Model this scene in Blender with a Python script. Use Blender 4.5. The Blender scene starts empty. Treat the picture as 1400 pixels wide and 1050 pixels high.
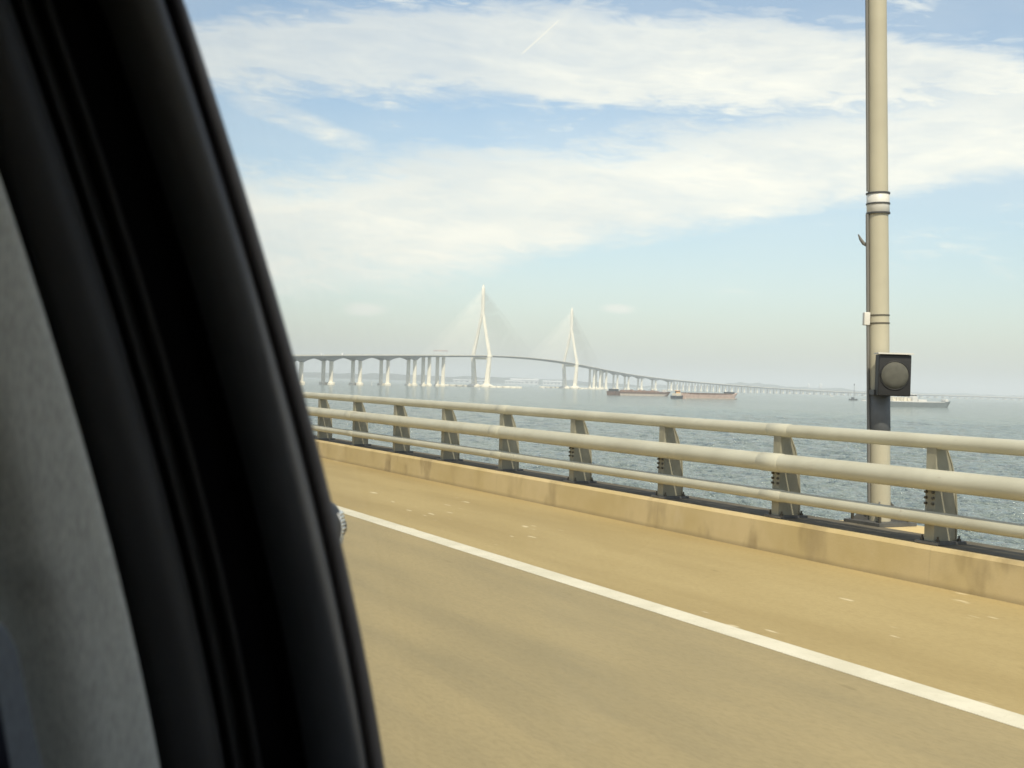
import bpy, bmesh, math, random
from mathutils import Vector, Matrix, noise as mnoise

random.seed(7)
SC = bpy.context.scene
COL = SC.collection
R = math.radians

# ------------------------------------------------------------------ camera
# world: X = to the right of the road, Y = along the road, Z up, road surface z = 0
YAW, ROLL, PITCH = R(27.6), R(1.75), R(-0.09)
EYE = Vector((0, 0, 1.656))
RIGHT = Vector((math.cos(YAW), -math.sin(YAW), 0))
FWD = Vector((math.sin(YAW), math.cos(YAW), 0))
cam_d = bpy.data.cameras.new('camera')
cam = bpy.data.objects.new('camera', cam_d)
COL.objects.link(cam)
cam.matrix_world = (Matrix.Translation(EYE) @ Matrix.Rotation(-YAW, 4, 'Z') @
                    Matrix.Rotation(R(90) + PITCH, 4, 'X') @ Matrix.Rotation(ROLL, 4, 'Z'))
cam_d.sensor_fit = 'HORIZONTAL'
cam_d.sensor_width = 36.0
cam_d.lens = 36.0 * 1684 / 1400
cam_d.clip_start = 0.02
cam_d.clip_end = 90000
cam_d.dof.use_dof = True
cam_d.dof.focus_distance = 150.0
cam_d.dof.aperture_fstop = 10.5
SC.camera = cam

# ------------------------------------------------------------------ light
SUN_EL = R(50)
sh = (RIGHT * 0.15 - FWD * 0.989).normalized()
SUNV = Vector((sh.x * math.cos(SUN_EL), sh.y * math.cos(SUN_EL), math.sin(SUN_EL)))
sl = bpy.data.lights.new('sun', 'SUN')
sl.energy = 3.5
sl.angle = R(0.53)
sl.color = (1.0, 0.93, 0.80)
sun = bpy.data.objects.new('sun', sl)
COL.objects.link(sun)
sun.rotation_euler = SUNV.to_track_quat('Z', 'Y').to_euler()

SC.view_settings.view_transform = 'Standard'
SC.view_settings.look = 'None'
SC.view_settings.gamma = 1
SC.view_settings.exposure = 0.35
SC.cycles.use_denoising = True
SC.cycles.volume_bounces = 1
SC.cycles.max_bounces = 7
SC.cycles.transparent_max_bounces = 16
SC.cycles.sample_clamp_indirect = 8


# ------------------------------------------------------------------ node helper
class NT:
    def __init__(self, tree):
        self.t = tree
        self.n = tree.nodes
        self.l = tree.links

    def node(self, kind, **kw):
        nd = self.n.new(kind)
        for k, v in kw.items():
            setattr(nd, k, v)
        return nd

    def put(self, sock, v):
        if isinstance(v, bpy.types.NodeSocket):
            self.l.new(v, sock)
        else:
            sock.default_value = v

    def m(self, op, a, b=0.0, c=0.0, clamp=False):
        nd = self.node('ShaderNodeMath', operation=op, use_clamp=clamp)
        self.put(nd.inputs[0], a)
        self.put(nd.inputs[1], b)
        self.put(nd.inputs[2], c)
        return nd.outputs[0]

    def add(self, a, b): return self.m('ADD', a, b)
    def sub(self, a, b): return self.m('SUBTRACT', a, b)
    def mul(self, a, b): return self.m('MULTIPLY', a, b)
    def mx(self, a, b): return self.m('MAXIMUM', a, b)

    def ss(self, x, e0, e1):
        """smoothstep with sockets for edges"""
        d = self.sub(e1, e0)
        t = self.m('DIVIDE', self.sub(x, e0), d, clamp=True)
        nd = self.node('ShaderNodeMapRange', interpolation_type='SMOOTHSTEP')
        self.put(nd.inputs[0], t)
        return nd.outputs[0]

    def vec(self, x, y, z=0.0):
        nd = self.node('ShaderNodeCombineXYZ')
        self.put(nd.inputs[0], x); self.put(nd.inputs[1], y); self.put(nd.inputs[2], z)
        return nd.outputs[0]

    def noise(self, vec, scale=1.0, detail=4.0, rough=0.5, dist=0.0):
        nd = self.node('ShaderNodeTexNoise')
        self.put(nd.inputs['Vector'], vec)
        self.put(nd.inputs['Scale'], scale)
        self.put(nd.inputs['Detail'], detail)
        self.put(nd.inputs['Roughness'], rough)
        self.put(nd.inputs['Distortion'], dist)
        return nd.outputs['Fac']

    def mix(self, f, a, b):
        nd = self.node('ShaderNodeMix', data_type='RGBA')
        self.put(nd.inputs[0], f)
        self.put(nd.inputs[6], a)
        self.put(nd.inputs[7], b)
        return nd.outputs[2]


# ------------------------------------------------------------------ sky (world)
world = bpy.data.worlds.new('World')
SC.world = world
world.use_nodes = True
wt = NT(world.node_tree)
wt.n.clear()
w_out = wt.node('ShaderNodeOutputWorld')
w_bg = wt.node('ShaderNodeBackground')
sky = wt.node('ShaderNodeTexSky', sky_type='NISHITA')
sky.sun_disc = False
sky.sun_elevation = SUN_EL
sky.sun_rotation = math.atan2(SUNV.x, SUNV.y)
sky.air_density = 1.0
sky.dust_density = 1.6
sky.ozone_density = 2.0
tc = wt.node('ShaderNodeTexCoord')
sp = wt.node('ShaderNodeSeparateXYZ')
wt.l.new(tc.outputs['Generated'], sp.inputs[0])
azd = wt.m('MULTIPLY', wt.m('ARCTAN2', sp.outputs[0], sp.outputs[1]), 180 / math.pi)
U = wt.sub(azd, math.degrees(YAW))                     # compass bearing, 0 = the open sea ahead
V = wt.m('MULTIPLY', wt.m('ARCSINE', sp.outputs[2]), 180 / math.pi)   # elevation in degrees
UC = wt.m('MINIMUM', wt.m('MAXIMUM', U, -25.0), 25.0)
big = wt.sub(wt.noise(wt.vec(wt.mul(U, 0.05), wt.mul(V, 0.16), 3.7), 1.0, 3.0), 0.5)
med = wt.sub(wt.noise(wt.vec(wt.mul(U, 0.16), wt.mul(V, 0.55), 11.2), 1.0, 6.0, 0.58, 0.4), 0.5)
fin = wt.sub(wt.noise(wt.vec(wt.mul(U, 0.45), wt.mul(wt.add(V, wt.mul(U, 0.06)), 1.9), 5.1), 1.0, 7.0, 0.62, 0.6), 0.5)
edge = wt.add(wt.add(wt.mul(big, 2.4), wt.mul(med, 3.8)), wt.mul(fin, 2.7))
vv = wt.add(V, edge)
rightness = wt.ss(UC, -12.0, 14.0)
# low bank
lo = wt.add(6.2, wt.mul(UC, 0.165))
so = wt.sub(2.2, wt.mul(rightness, 1.3))
bB = wt.mul(wt.ss(wt.add(V, wt.mul(edge, wt.sub(1.0, wt.mul(rightness, 0.55)))), wt.sub(lo, so), wt.add(lo, wt.mul(so, 0.6))),
            wt.sub(1.0, wt.ss(vv, wt.add(9.5, wt.mul(UC, 0.14)), wt.add(11.7, wt.mul(UC, 0.12)))))
# high bank
bA = wt.mul(wt.ss(vv, 11.8, 13.3), wt.sub(1.0, wt.ss(wt.add(wt.add(V, wt.mul(edge, 0.8)), wt.mul(wt.mul(wt.sub(UC, 2.0), wt.sub(UC, 2.0)), 0.005)), 15.9, 17.3)))
bA = wt.mul(bA, wt.add(0.72, wt.mul(rightness, 0.28)))
# thin streaky veil everywhere between and above
veil = wt.mul(wt.ss(wt.add(fin, wt.mul(med, 1.2)), 0.02, 0.42), 0.55)
veil = wt.mx(veil, wt.add(0.11, wt.mul(big, 0.8)))
veil = wt.mul(veil, wt.ss(V, 1.0, 8.0))
top = wt.mul(wt.ss(wt.add(med, wt.mul(fin, 0.8)), 0.03, 0.30), wt.mul(wt.ss(V, 16.0, 17.2), 0.7))
# a slanting streak below the high bank
def streak(u0, v0, u1, v1, width, soft_ends):
    L = math.hypot(u1 - u0, v1 - v0)
    dx, dy = (u1 - u0) / L, (v1 - v0) / L
    pu, pv = wt.sub(U, u0), wt.sub(V, v0)
    al = wt.add(wt.mul(pu, dx), wt.mul(pv, dy))
    pe = wt.m('ABSOLUTE', wt.sub(wt.mul(pv, dx), wt.mul(pu, dy)))
    a = wt.sub(1.0, wt.ss(pe, width * 0.25, width))
    b = wt.mul(wt.ss(al, 0.0, soft_ends), wt.sub(1.0, wt.ss(al, L - soft_ends, L)))
    return wt.mul(a, b)
s1 = streak(-14.5, 12.8, -5.2, 9.9, 0.8, 2.5)
s1 = wt.mul(s1, wt.add(0.55, wt.mul(wt.add(med, fin), 1.6)))
s2 = wt.mx(streak(-0.2, 14.75, 1.9, 16.62, 0.06, 0.5), wt.mul(streak(0.4, 15.2, 3.4, 18.0, 0.42, 1.0), 0.35))
def puff(u0, v0, ru, rv):
    a = wt.m('DIVIDE', wt.sub(U, u0), ru)
    b = wt.m('DIVIDE', wt.sub(wt.add(V, wt.mul(fin, 0.35)), v0), rv)
    d = wt.m('SQRT', wt.add(wt.mul(a, a), wt.mul(b, b)))
    return wt.mul(wt.sub(1.0, wt.ss(d, 0.2, 1.0)), 0.75)
p1 = puff(-6.9, 3.15, 1.4, 0.42)
p2 = puff(4.8, 3.55, 1.1, 0.33)
dens = wt.mx(wt.mx(bA, bB), wt.mx(veil, top))
dens = wt.mx(dens, wt.mul(s1, 0.8))
dens = wt.mul(dens, wt.add(0.90, wt.mul(wt.add(med, wt.mul(fin, 0.5)), 0.7)))
dens = wt.mx(wt.mx(dens, s2), wt.mx(p1, p2))
dens = wt.m('MULTIPLY', dens, 0.97, clamp=True)
dens = wt.add(dens, wt.mul(s2, 0.25))
sky_s = wt.node('ShaderNodeVectorMath', operation='SCALE')
wt.l.new(sky.outputs[0], sky_s.inputs[0])
sky_s.inputs['Scale'].default_value = 1.0
thick = wt.add(0.5, wt.mul(wt.add(wt.add(med, big), wt.mul(fin, 0.45)), 1.2))
cl_col = wt.mix(wt.m('ADD', thick, 0.0, clamp=True), (4.8, 4.95, 5.0, 1), (6.3, 6.3, 6.0, 1))
sky_tint = wt.node('ShaderNodeMix', data_type='RGBA', blend_type='MULTIPLY')
sky_tint.inputs[0].default_value = 1.0
wt.l.new(sky_s.outputs[0], sky_tint.inputs[6])
sky_tint.inputs[7].default_value = (0.98, 0.97, 0.95, 1)
wt.l.new(wt.mix(dens, sky_tint.outputs[2], cl_col), w_bg.inputs[0])
w_bg.inputs[1].default_value = 0.15
wt.l.new(w_bg.outputs[0], w_out.inputs[0])


# ------------------------------------------------------------------ materials
def material(name, col, rough=0.6, spec=0.5, metal=0.0, var=0.0, vscale=3.0, bump=0.0, bscale=30.0,
             stretch=(1, 1, 1), build=None, coat=0.0):
    m = bpy.data.materials.new(name)
    m.use_nodes = True
    t = NT(m.node_tree)
    b = t.n['Principled BSDF']
    b.inputs['Base Color'].default_value = (*col, 1)
    b.inputs['Roughness'].default_value = rough
    b.inputs['Specular IOR Level'].default_value = spec
    b.inputs['Metallic'].default_value = metal
    if coat: b.inputs['Coat Weight'].default_value = coat
    g = t.node('ShaderNodeNewGeometry')
    mp = t.node('ShaderNodeMapping')
    t.l.new(g.outputs['Position'], mp.inputs[0])
    mp.inputs['Scale'].default_value = stretch
    if var:
        f = t.noise(mp.outputs[0], vscale, 6.0, 0.6)
        d = [max(0, c * (1 - var)) for c in col]
        e = [min(1, c * (1 + var)) for c in col]
        f2 = t.ss(f, 0.3, 0.7)
        t.l.new(t.mix(f2, (*d, 1), (*e, 1)), b.inputs['Base Color'])
    if bump:
        h = t.noise(mp.outputs[0], bscale, 4.0, 0.6)
        bp = t.node('ShaderNodeBump')
        bp.inputs['Strength'].default_value = bump
        bp.inputs['Distance'].default_value = 0.02
        t.l.new(h, bp.inputs['Height'])
        t.l.new(bp.outputs[0], b.inputs['Normal'])
    if build: build(t, b, g)
    return m


def streaky(base, dark, light, tint_flecks):
    """worn concrete pavement: wear runs along the road, with small pale chips"""
    def f(t, b, g):
        s = t.node('ShaderNodeSeparateXYZ')
        t.l.new(g.outputs['Position'], s.inputs[0])
        x, y = s.outputs[0], s.outputs[1]
        n1 = t.noise(t.vec(t.mul(x, 1.0), t.mul(y, 0.16)), 1.3, 5.0, 0.6)
        n2 = t.noise(t.vec(t.mul(x, 8.0), t.mul(y, 0.8), 4.0), 1.0, 5.0, 0.65)
        n3 = t.noise(t.vec(t.mul(x, 40.0), t.mul(y, 14.0), 9.0), 1.0, 3.0, 0.6)
        c = t.mix(t.ss(n1, 0.3, 0.7), (*dark, 1), (*light, 1))
        c = t.mix(t.mul(t.ss(n2, 0.35, 0.75), 0.45), c, (*base, 1))
        c = t.mix(t.mul(t.ss(n3, 0.35, 0.75), 0.30), c, tuple(v * 0.6 for v in base) + (1,))
        # dark scuffs
        k = t.noise(t.vec(t.mul(x, 5.0), t.mul(y, 1.6), 21.0), 1.0, 2.0, 0.5)
        c = t.mix(t.mul(t.ss(k, 0.70, 0.78), 0.35), c, tuple(v * 0.5 for v in base) + (1,))
        if tint_flecks:
            k = t.noise(t.vec(t.mul(x, 9.0), t.mul(y, 2.2), 33.0), 1.0, 1.0, 0.5)
            area = t.noise(t.vec(x, t.mul(y, 0.5), 50.0), 0.7, 1.0)
            th = t.sub(0.80, t.mul(t.ss(area, 0.45, 0.60), 0.125))
            c = t.mix(t.mul(t.ss(k, th, t.add(th, 0.07)), 0.7), c, (*tint_flecks, 1))
        t.l.new(c, b.inputs['Base Color'])
        bp = t.node('ShaderNodeBump')
        bp.inputs['Strength'].default_value = 0.25
        bp.inputs['Distance'].default_value = 0.006
        t.l.new(t.noise(g.outputs['Position'], 90.0, 3.0), bp.inputs['Height'])
        t.l.new(bp.outputs[0], b.inputs['Normal'])
    return f


def parapet_nodes(t, b, g):
    s = t.node('ShaderNodeSeparateXYZ')
    t.l.new(g.outputs['Position'], s.inputs[0])
    y, z = s.outputs[1], s.outputs[2]
    drip = t.noise(t.vec(0.0, t.mul(y, 1.7), t.mul(z, 0.9)), 1.0, 4.0, 0.55)
    blot = t.noise(g.outputs['Position'], 1.1, 5.0, 0.6)
    c = t.mix(t.ss(blot, 0.3, 0.7), (0.52, 0.40, 0.19, 1), (0.61, 0.48, 0.26, 1))
    patchy = t.ss(t.noise(t.vec(0.0, t.mul(y, 0.33), 7.0), 1.0, 1.0), 0.42, 0.6)
    c = t.mix(t.mul(t.mul(t.ss(drip, 0.50, 0.68), t.add(0.25, t.mul(patchy, 0.75))), 0.75), c, (0.27, 0.20, 0.10, 1))
    c = t.mix(t.mul(t.ss(drip, 0.40, 0.28), t.mul(patchy, 0.35)), c, (0.66, 0.55, 0.36, 1))
    # construction joint every 4.16 m
    fr = t.m('FRACT', t.m('DIVIDE', t.add(y, 100.4), 4.16))
    j = t.mul(t.ss(fr, 0.0, 0.003), t.sub(1.0, t.ss(fr, 0.003, 0.008)))
    c = t.mix(t.mul(j, 0.12), c, (0.15, 0.11, 0.06, 1))
    # splash dirt along the foot of the kerb
    foot = t.noise(t.vec(3.0, t.mul(y, 1.2), 1.0), 1.0, 4.0, 0.6)
    line = t.sub(1.0, t.ss(z, 0.0, t.add(0.015, t.mul(foot, 0.10))))
    c = t.mix(t.mul(line, 0.5), c, (0.24, 0.185, 0.10, 1))
    t.l.new(c, b.inputs['Base Color'])
    bp = t.node('ShaderNodeBump')
    bp.inputs['Strength'].default_value = 0.2
    bp.inputs['Distance'].default_value = 0.01
    t.l.new(t.noise(g.outputs['Position'], 45.0, 4.0), bp.inputs['Height'])
    t.l.new(bp.outputs[0], b.inputs['Normal'])


def water_nodes(t, b, g):
    p = g.outputs['Position']
    mp = t.node('ShaderNodeMapping'); t.l.new(p, mp.inputs[0])
    mp.inputs['Rotation'].default_value = (0, 0, R(20))
    mp.inputs['Scale'].default_value = (1.0, 0.55, 1.0)
    w1 = t.noise(mp.outputs[0], 0.055, 3.0, 0.5)
    w2 = t.noise(mp.outputs[0], 0.33, 4.0, 0.6, 0.6)
    w3 = t.noise(mp.outputs[0], 1.3, 4.0, 0.6, 0.3)
    w4 = t.noise(mp.outputs[0], 0.13, 3.0, 0.55, 0.4)
    h = t.add(t.add(t.add(t.mul(w1, 2.0), t.mul(w4, 4.5)), t.mul(w2, 3.6)), t.mul(w3, 1.4))
    bp = t.node('ShaderNodeBump')
    bp.inputs['Strength'].default_value = 1.0
    bp.inputs['Distance'].default_value = 1.0
    t.l.new(h, bp.inputs['Height'])
    t.l.new(bp.outputs[0], b.inputs['Normal'])
    swell = t.noise(mp.outputs[0], 0.004, 4.0, 0.55)
    t.l.new(t.mix(t.ss(swell, 0.35, 0.65), (0.222, 0.265, 0.245, 1), (0.248, 0.290, 0.265, 1)), b.inputs['Base Color'])


def cloth_nodes(t, b, g):
    mp = t.node('ShaderNodeMapping')
    t.l.new(g.outputs['Position'], mp.inputs[0])
    mp.inputs['Rotation'].default_value = (0, R(35), 0)
    mp.inputs['Scale'].default_value = (900.0, 300.0, 140.0)
    wv = t.noise(mp.outputs[0], 1.0, 2.0, 0.5)
    bp = t.node('ShaderNodeBump')
    bp.inputs['Strength'].default_value = 0.35
    bp.inputs['Distance'].default_value = 0.0015
    t.l.new(t.add(wv, t.noise(g.outputs['Position'], 900.0, 2.0)), bp.inputs['Height'])
    base = tuple(b.inputs['Base Color'].default_value)[:3]
    blot = t.noise(g.outputs['Position'], 30.0, 4.0, 0.6)
    f_ = t.add(t.mul(t.ss(wv, 0.25, 0.75), 0.85), t.mul(t.ss(blot, 0.3, 0.7), 0.15))
    t.l.new(t.mix(f_, (*[v * 0.80 for v in base], 1), (*[v * 1.22 for v in base], 1)), b.inputs['Base Color'])
    t.l.new(bp.outputs[0], b.inputs['Normal'])


M = {}
M['lane'] = material('lane concrete', (0.36, 0.29, 0.17), 0.85, 0.25,
                     build=streaky((0.345, 0.275, 0.142), (0.275, 0.228, 0.128), (0.372, 0.297, 0.155), None))
M['shoulder'] = material('shoulder concrete', (0.45, 0.34, 0.15), 0.85, 0.25,
                         build=streaky((0.395, 0.303, 0.138), (0.345, 0.262, 0.118), (0.425, 0.330, 0.155), (0.70, 0.60, 0.40)))
def paint_nodes(t, b, g):
    n1 = t.noise(g.outputs['Position'], 2.2, 6.0, 0.65)
    n2 = t.noise(g.outputs['Position'], 26.0, 4.0, 0.7)
    c = t.mix(t.ss(n1, 0.35, 0.7), (0.60, 0.555, 0.415, 1), (0.70, 0.65, 0.50, 1))
    c = t.mix(t.mul(t.ss(n2, 0.58, 0.70), 0.35), c, (0.40, 0.33, 0.19, 1))
    t.l.new(c, b.inputs['Base Color'])
M['paint'] = material('road paint', (0.66, 0.61, 0.455), 0.7, 0.3, build=paint_nodes)
M['parapet'] = material('parapet concrete', (0.5, 0.4, 0.2), 0.85, 0.25, build=parapet_nodes)
M['darktop'] = material('dark kerb concrete', (0.13, 0.115, 0.085), 0.9, 0.2, var=0.25, vscale=4.0, bump=0.2)
def rail_nodes(t, b, g):
    s = t.node('ShaderNodeSeparateXYZ')
    t.l.new(g.outputs['Position'], s.inputs[0])
    n1 = t.noise(g.outputs['Position'], 1.6, 5.0, 0.6)
    n2 = t.noise(t.vec(t.mul(s.outputs[0], 6.0), t.mul(s.outputs[1], 1.2), t.mul(s.outputs[2], 6.0)), 1.0, 5.0, 0.65)
    n3 = t.noise(g.outputs['Position'], 14.0, 3.0, 0.6)
    c = t.mix(t.ss(n1, 0.3, 0.7), (0.455, 0.435, 0.335, 1), (0.525, 0.505, 0.395, 1))
    c = t.mix(t.mul(t.ss(n2, 0.56, 0.74), 0.45), c, (0.34, 0.30, 0.215, 1))
    c = t.mix(t.mul(t.ss(n3, 0.72, 0.78), 0.6), c, (0.20, 0.125, 0.07, 1))
    t.l.new(c, b.inputs['Base Color'])
M['rail'] = material('rail paint', (0.50, 0.478, 0.37), 0.5, 0.4, build=rail_nodes)
M['post'] = material('post paint', (0.27, 0.253, 0.185), 0.6, 0.4, var=0.12, vscale=5.0)
M['bolt'] = material('bolt steel', (0.10, 0.09, 0.07), 0.5, 0.5, metal=0.6, var=0.2)
M['plate'] = material('base plate steel', (0.10, 0.10, 0.095), 0.6, 0.4, var=0.2, vscale=8)
M['pole'] = material('pole paint', (0.43, 0.395, 0.29), 0.55, 0.4, var=0.05, vscale=2.0)
M['band'] = material('band steel', (0.05, 0.05, 0.048), 0.5, 0.5)
M['pale_metal'] = material('pale metal', (0.62, 0.60, 0.54), 0.45, 0.5, var=0.06)
M['blackbox'] = material('black housing', (0.018, 0.018, 0.018), 0.5, 0.4, var=0.15)
M['lens'] = material('grey lens', (0.085, 0.083, 0.066), 0.8, 0.5, var=0.1, vscale=20)
M['darkband'] = material('dark grey section', (0.125, 0.13, 0.135), 0.6, 0.4, var=0.1, vscale=6)
M['conduit'] = material('grey conduit', (0.16, 0.155, 0.14), 0.6, 0.4)
M['water'] = material('sea water', (0.08, 0.12, 0.11), 0.10, 0.5, build=water_nodes)
M['water'].node_tree.nodes['Principled BSDF'].inputs['IOR'].default_value = 1.33
M['concrete'] = material('bridge concrete', (0.84, 0.79, 0.655), 0.85, 0.25, var=0.07, vscale=0.05)
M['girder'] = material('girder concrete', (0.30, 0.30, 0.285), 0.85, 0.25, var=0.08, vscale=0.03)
M['cap'] = material('pile cap concrete', (0.78, 0.73, 0.60), 0.9, 0.2, var=0.12, vscale=0.1)
M['cable'] = material('cable sheath', (0.85, 0.82, 0.72), 0.5, 0.4)
M['hill'] = material('hill woods', (0.07, 0.085, 0.06), 0.95, 0.1, var=0.3, vscale=0.004)
M['whitewall'] = material('white cladding', (0.56, 0.57, 0.56), 0.7, 0.3, var=0.05, vscale=0.02)
M['rusthull'] = material('red oxide hull', (0.165, 0.115, 0.09), 0.7, 0.3, var=0.25, vscale=0.25)
M['pinkhull'] = material('faded red hull', (0.52, 0.385, 0.315), 0.7, 0.3, var=0.15, vscale=0.25)
M['buff'] = material('buff paint', (0.62, 0.57, 0.45), 0.7, 0.3, var=0.2, vscale=0.3)
M['boot'] = material('waterline tan', (0.62, 0.53, 0.44), 0.7, 0.3, var=0.12, vscale=0.3)
M['deckrust'] = material('rusty deck', (0.17, 0.11, 0.08), 0.8, 0.2, var=0.3, vscale=0.3)
M['darkhull'] = material('dark hull', (0.05, 0.06, 0.065), 0.6, 0.4, var=0.2, vscale=0.3)
M['greyhull'] = material('grey hull', (0.16, 0.185, 0.185), 0.6, 0.4, var=0.1, vscale=0.2)
M['shipwhite'] = material('ship white', (0.60, 0.59, 0.55), 0.5, 0.4, var=0.05, vscale=0.3)
M['shiporange'] = material('ship orange', (0.72, 0.42, 0.17), 0.55, 0.4, var=0.08, vscale=0.3)
M['glassdark'] = material('dark window', (0.02, 0.025, 0.03), 0.15, 0.5)
M['truckwhite'] = material('truck white', (0.78, 0.78, 0.76), 0.4, 0.5, var=0.03)
M['tyre'] = material('tyre rubber', (0.02, 0.02, 0.02), 0.8, 0.3)
M['rim'] = material('wheel alloy', (0.45, 0.45, 0.46), 0.35, 0.5, metal=0.8)
M['gantryred'] = material('gantry red', (0.35, 0.14, 0.10), 0.6, 0.4)
# the van
M['rubber'] = material('window rubber', (0.038, 0.039, 0.046), 0.55, 0.35, var=0.12, vscale=25, bump=0.06, bscale=300)
M['doorframe'] = material('door frame vinyl', (0.062, 0.066, 0.075), 0.42, 0.45, var=0.08, vscale=12, bump=0.08, bscale=500)
M['black'] = material('black recess', (0.002, 0.002, 0.003), 0.9, 0.04)
M['seal'] = material('pillar seal', (0.016, 0.0165, 0.018), 0.65, 0.3, var=0.1, vscale=20, bump=0.1, bscale=600)
M['strip'] = material('weatherstrip rubber', (0.010, 0.0105, 0.011), 0.7, 0.25, var=0.1, vscale=20)
M['trim'] = material('grey trim cloth', (0.37, 0.375, 0.35), 0.9, 0.15, build=cloth_nodes)
M['belt'] = material('belt webbing', (0.115, 0.127, 0.142), 0.8, 0.2, build=cloth_nodes)
M['seat'] = material('seat cloth', (0.03, 0.032, 0.045), 0.85, 0.2, var=0.1, vscale=10, bump=0.2, bscale=400)
M['liner'] = material('headliner cloth', (0.35, 0.34, 0.31), 0.9, 0.15, var=0.04)
M['carpaint'] = material('car paint', (0.02, 0.021, 0.023), 0.25, 0.5, coat=0.6)
M['mirrorcase'] = material('mirror casing', (0.022, 0.023, 0.025), 0.4, 0.5)
M['chrome'] = material('indicator lens', (0.75, 0.75, 0.72), 0.2, 0.6, metal=0.7)
M['mirrorglass'] = material('mirror glass', (0.8, 0.8, 0.8), 0.03, 0.5, metal=1.0)
M['lamp'] = material('lamp glass', (0.75, 0.75, 0.72), 0.2, 0.5)


def glass_material(name, tint, f0):
    m = bpy.data.materials.new(name)
    m.use_nodes = True
    t = NT(m.node_tree)
    t.n.clear()
    out = t.node('ShaderNodeOutputMaterial')
    tr = t.node('ShaderNodeBsdfTransparent'); tr.inputs[0].default_value = (*tint, 1)
    gl = t.node('ShaderNodeBsdfGlossy'); gl.inputs['Roughness'].default_value = 0.0
    gl.inputs[0].default_value = (1, 1, 1, 1)
    lw = t.node('ShaderNodeLayerWeight'); lw.inputs[0].default_value = 0.5
    mx = t.node('ShaderNodeMixShader')
    t.l.new(t.add(f0, t.mul(t.m('POWER', lw.outputs['Facing'], 5.0), 0.35)), mx.inputs[0])
    t.l.new(tr.outputs[0], mx.inputs[1]); t.l.new(gl.outputs[0], mx.inputs[2])
    t.l.new(mx.outputs[0], out.inputs[0])
    return m
M['pane'] = glass_material('window glass', (0.975, 0.97, 0.93), 0.012)


# ------------------------------------------------------------------ geometry helper
class MB:
    def __init__(self):
        self.v, self.f, self.s = [], [], []

    def add(self, vs, fs, smooth=False):
        o = len(self.v)
        self.v += [tuple(p) for p in vs]
        self.f += [tuple(i + o for i in f) for f in fs]
        self.s += [smooth] * len(fs)
        return self

    def box(self, c, size, ax=None, bevel=0.0):
        """box centred at c; ax = (x axis, y axis, z axis)"""
        ax = ax or (Vector((1, 0, 0)), Vector((0, 1, 0)), Vector((0, 0, 1)))
        c = Vector(c)
        if bevel <= 0:
            vs = [c + ax[0] * (sx * size[0] / 2) + ax[1] * (sy * size[1] / 2) + ax[2] * (sz * size[2] / 2)
                  for sx in (-1, 1) for sy in (-1, 1) for sz in (-1, 1)]
            return self.add(vs, [(0, 1, 3, 2), (4, 6, 7, 5), (0, 4, 5, 1), (2, 3, 7, 6), (0, 2, 6, 4), (1, 5, 7, 3)])
        bm = bmesh.new()
        bmesh.ops.create_cube(bm, size=1)
        for v in bm.verts:
            v.co = Vector((v.co.x * size[0], v.co.y * size[1], v.co.z * size[2]))
        bmesh.ops.bevel(bm, geom=list(bm.edges), offset=bevel, segments=3, affect='EDGES', profile=0.6)
        bm.verts.index_update()
        vs = [c + ax[0] * v.co.x + ax[1] * v.co.y + ax[2] * v.co.z for v in bm.verts]
        fs = [[v.index for v in f.verts] for f in bm.faces]
        bm.free()
        return self.add(vs, fs, True)

    def tube(self, pts, rad, n=16, caps=True, smooth=True):
        pts = [Vector(p) for p in pts]
        rad = rad if isinstance(rad, (list, tuple)) else [rad] * len(pts)
        vs = []
        for i, p in enumerate(pts):
            d = (pts[min(i + 1, len(pts) - 1)] - pts[max(i - 1, 0)]).normalized()
            u = d.cross(Vector((0, 0, 1)))
            if u.length < 1e-3: u = d.cross(Vector((0, 1, 0)))
            u.normalize(); w = u.cross(d).normalized()
            for k in range(n):
                a = 2 * math.pi * k / n
                vs.append(p + (u * math.cos(a) + w * math.sin(a)) * rad[i])
        fs = [(i * n + k, i * n + (k + 1) % n, (i + 1) * n + (k + 1) % n, (i + 1) * n + k)
              for i in range(len(pts) - 1) for k in range(n)]
        self.add(vs, fs, smooth)
        if caps:
            self.add(vs[:n], [tuple(range(n))[::-1]])
            self.add(vs[-n:], [tuple(range(n))])
        return self

    def loft(self, loops, closed=True, caps=True, smooth=False):
        n = len(loops[0])
        vs = [p for lp in loops for p in lp]
        kk = n if closed else n - 1
        fs = [(i * n + k, i * n + (k + 1) % n, (i + 1) * n + (k + 1) % n, (i + 1) * n + k)
              for i in range(len(loops) - 1) for k in range(kk)]
        self.add(vs, fs, smooth)
        if caps and closed:
            self.add(loops[0], [tuple(range(n))[::-1]])
            self.add(loops[-1], [tuple(range(n))])
        return self

    def build(self, name, mat, parent=None, sharp=40):
        me = bpy.data.meshes.new(name)
        me.from_pydata(self.v, [], self.f)
        me.validate()
        bm = bmesh.new(); bm.from_mesh(me)
        bmesh.ops.recalc_face_normals(bm, faces=list(bm.faces))
        bm.to_mesh(me); bm.free()
        for p, s in zip(me.polygons, self.s):
            p.use_smooth = s
        me.materials.append(M[mat] if isinstance(mat, str) else mat)
        o = bpy.data.objects.new(name, me)
        COL.objects.link(o)
        if parent:
            o.parent = parent
            o.matrix_parent_inverse = Matrix.Translation(parent.location).inverted() if parent.type == 'EMPTY' else Matrix()
        return o


def tag(o, label=None, cat=None, group=None, kind=None):
    if label: o['label'] = label
    if cat: o['category'] = cat
    if group: o['group'] = group
    if kind: o['kind'] = kind
    return o


def thing(name, label, cat, loc=(0, 0, 0), group=None):
    o = bpy.data.objects.new(name, None)
    COL.objects.link(o)
    o.location = loc
    return tag(o, label, cat, group)


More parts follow.
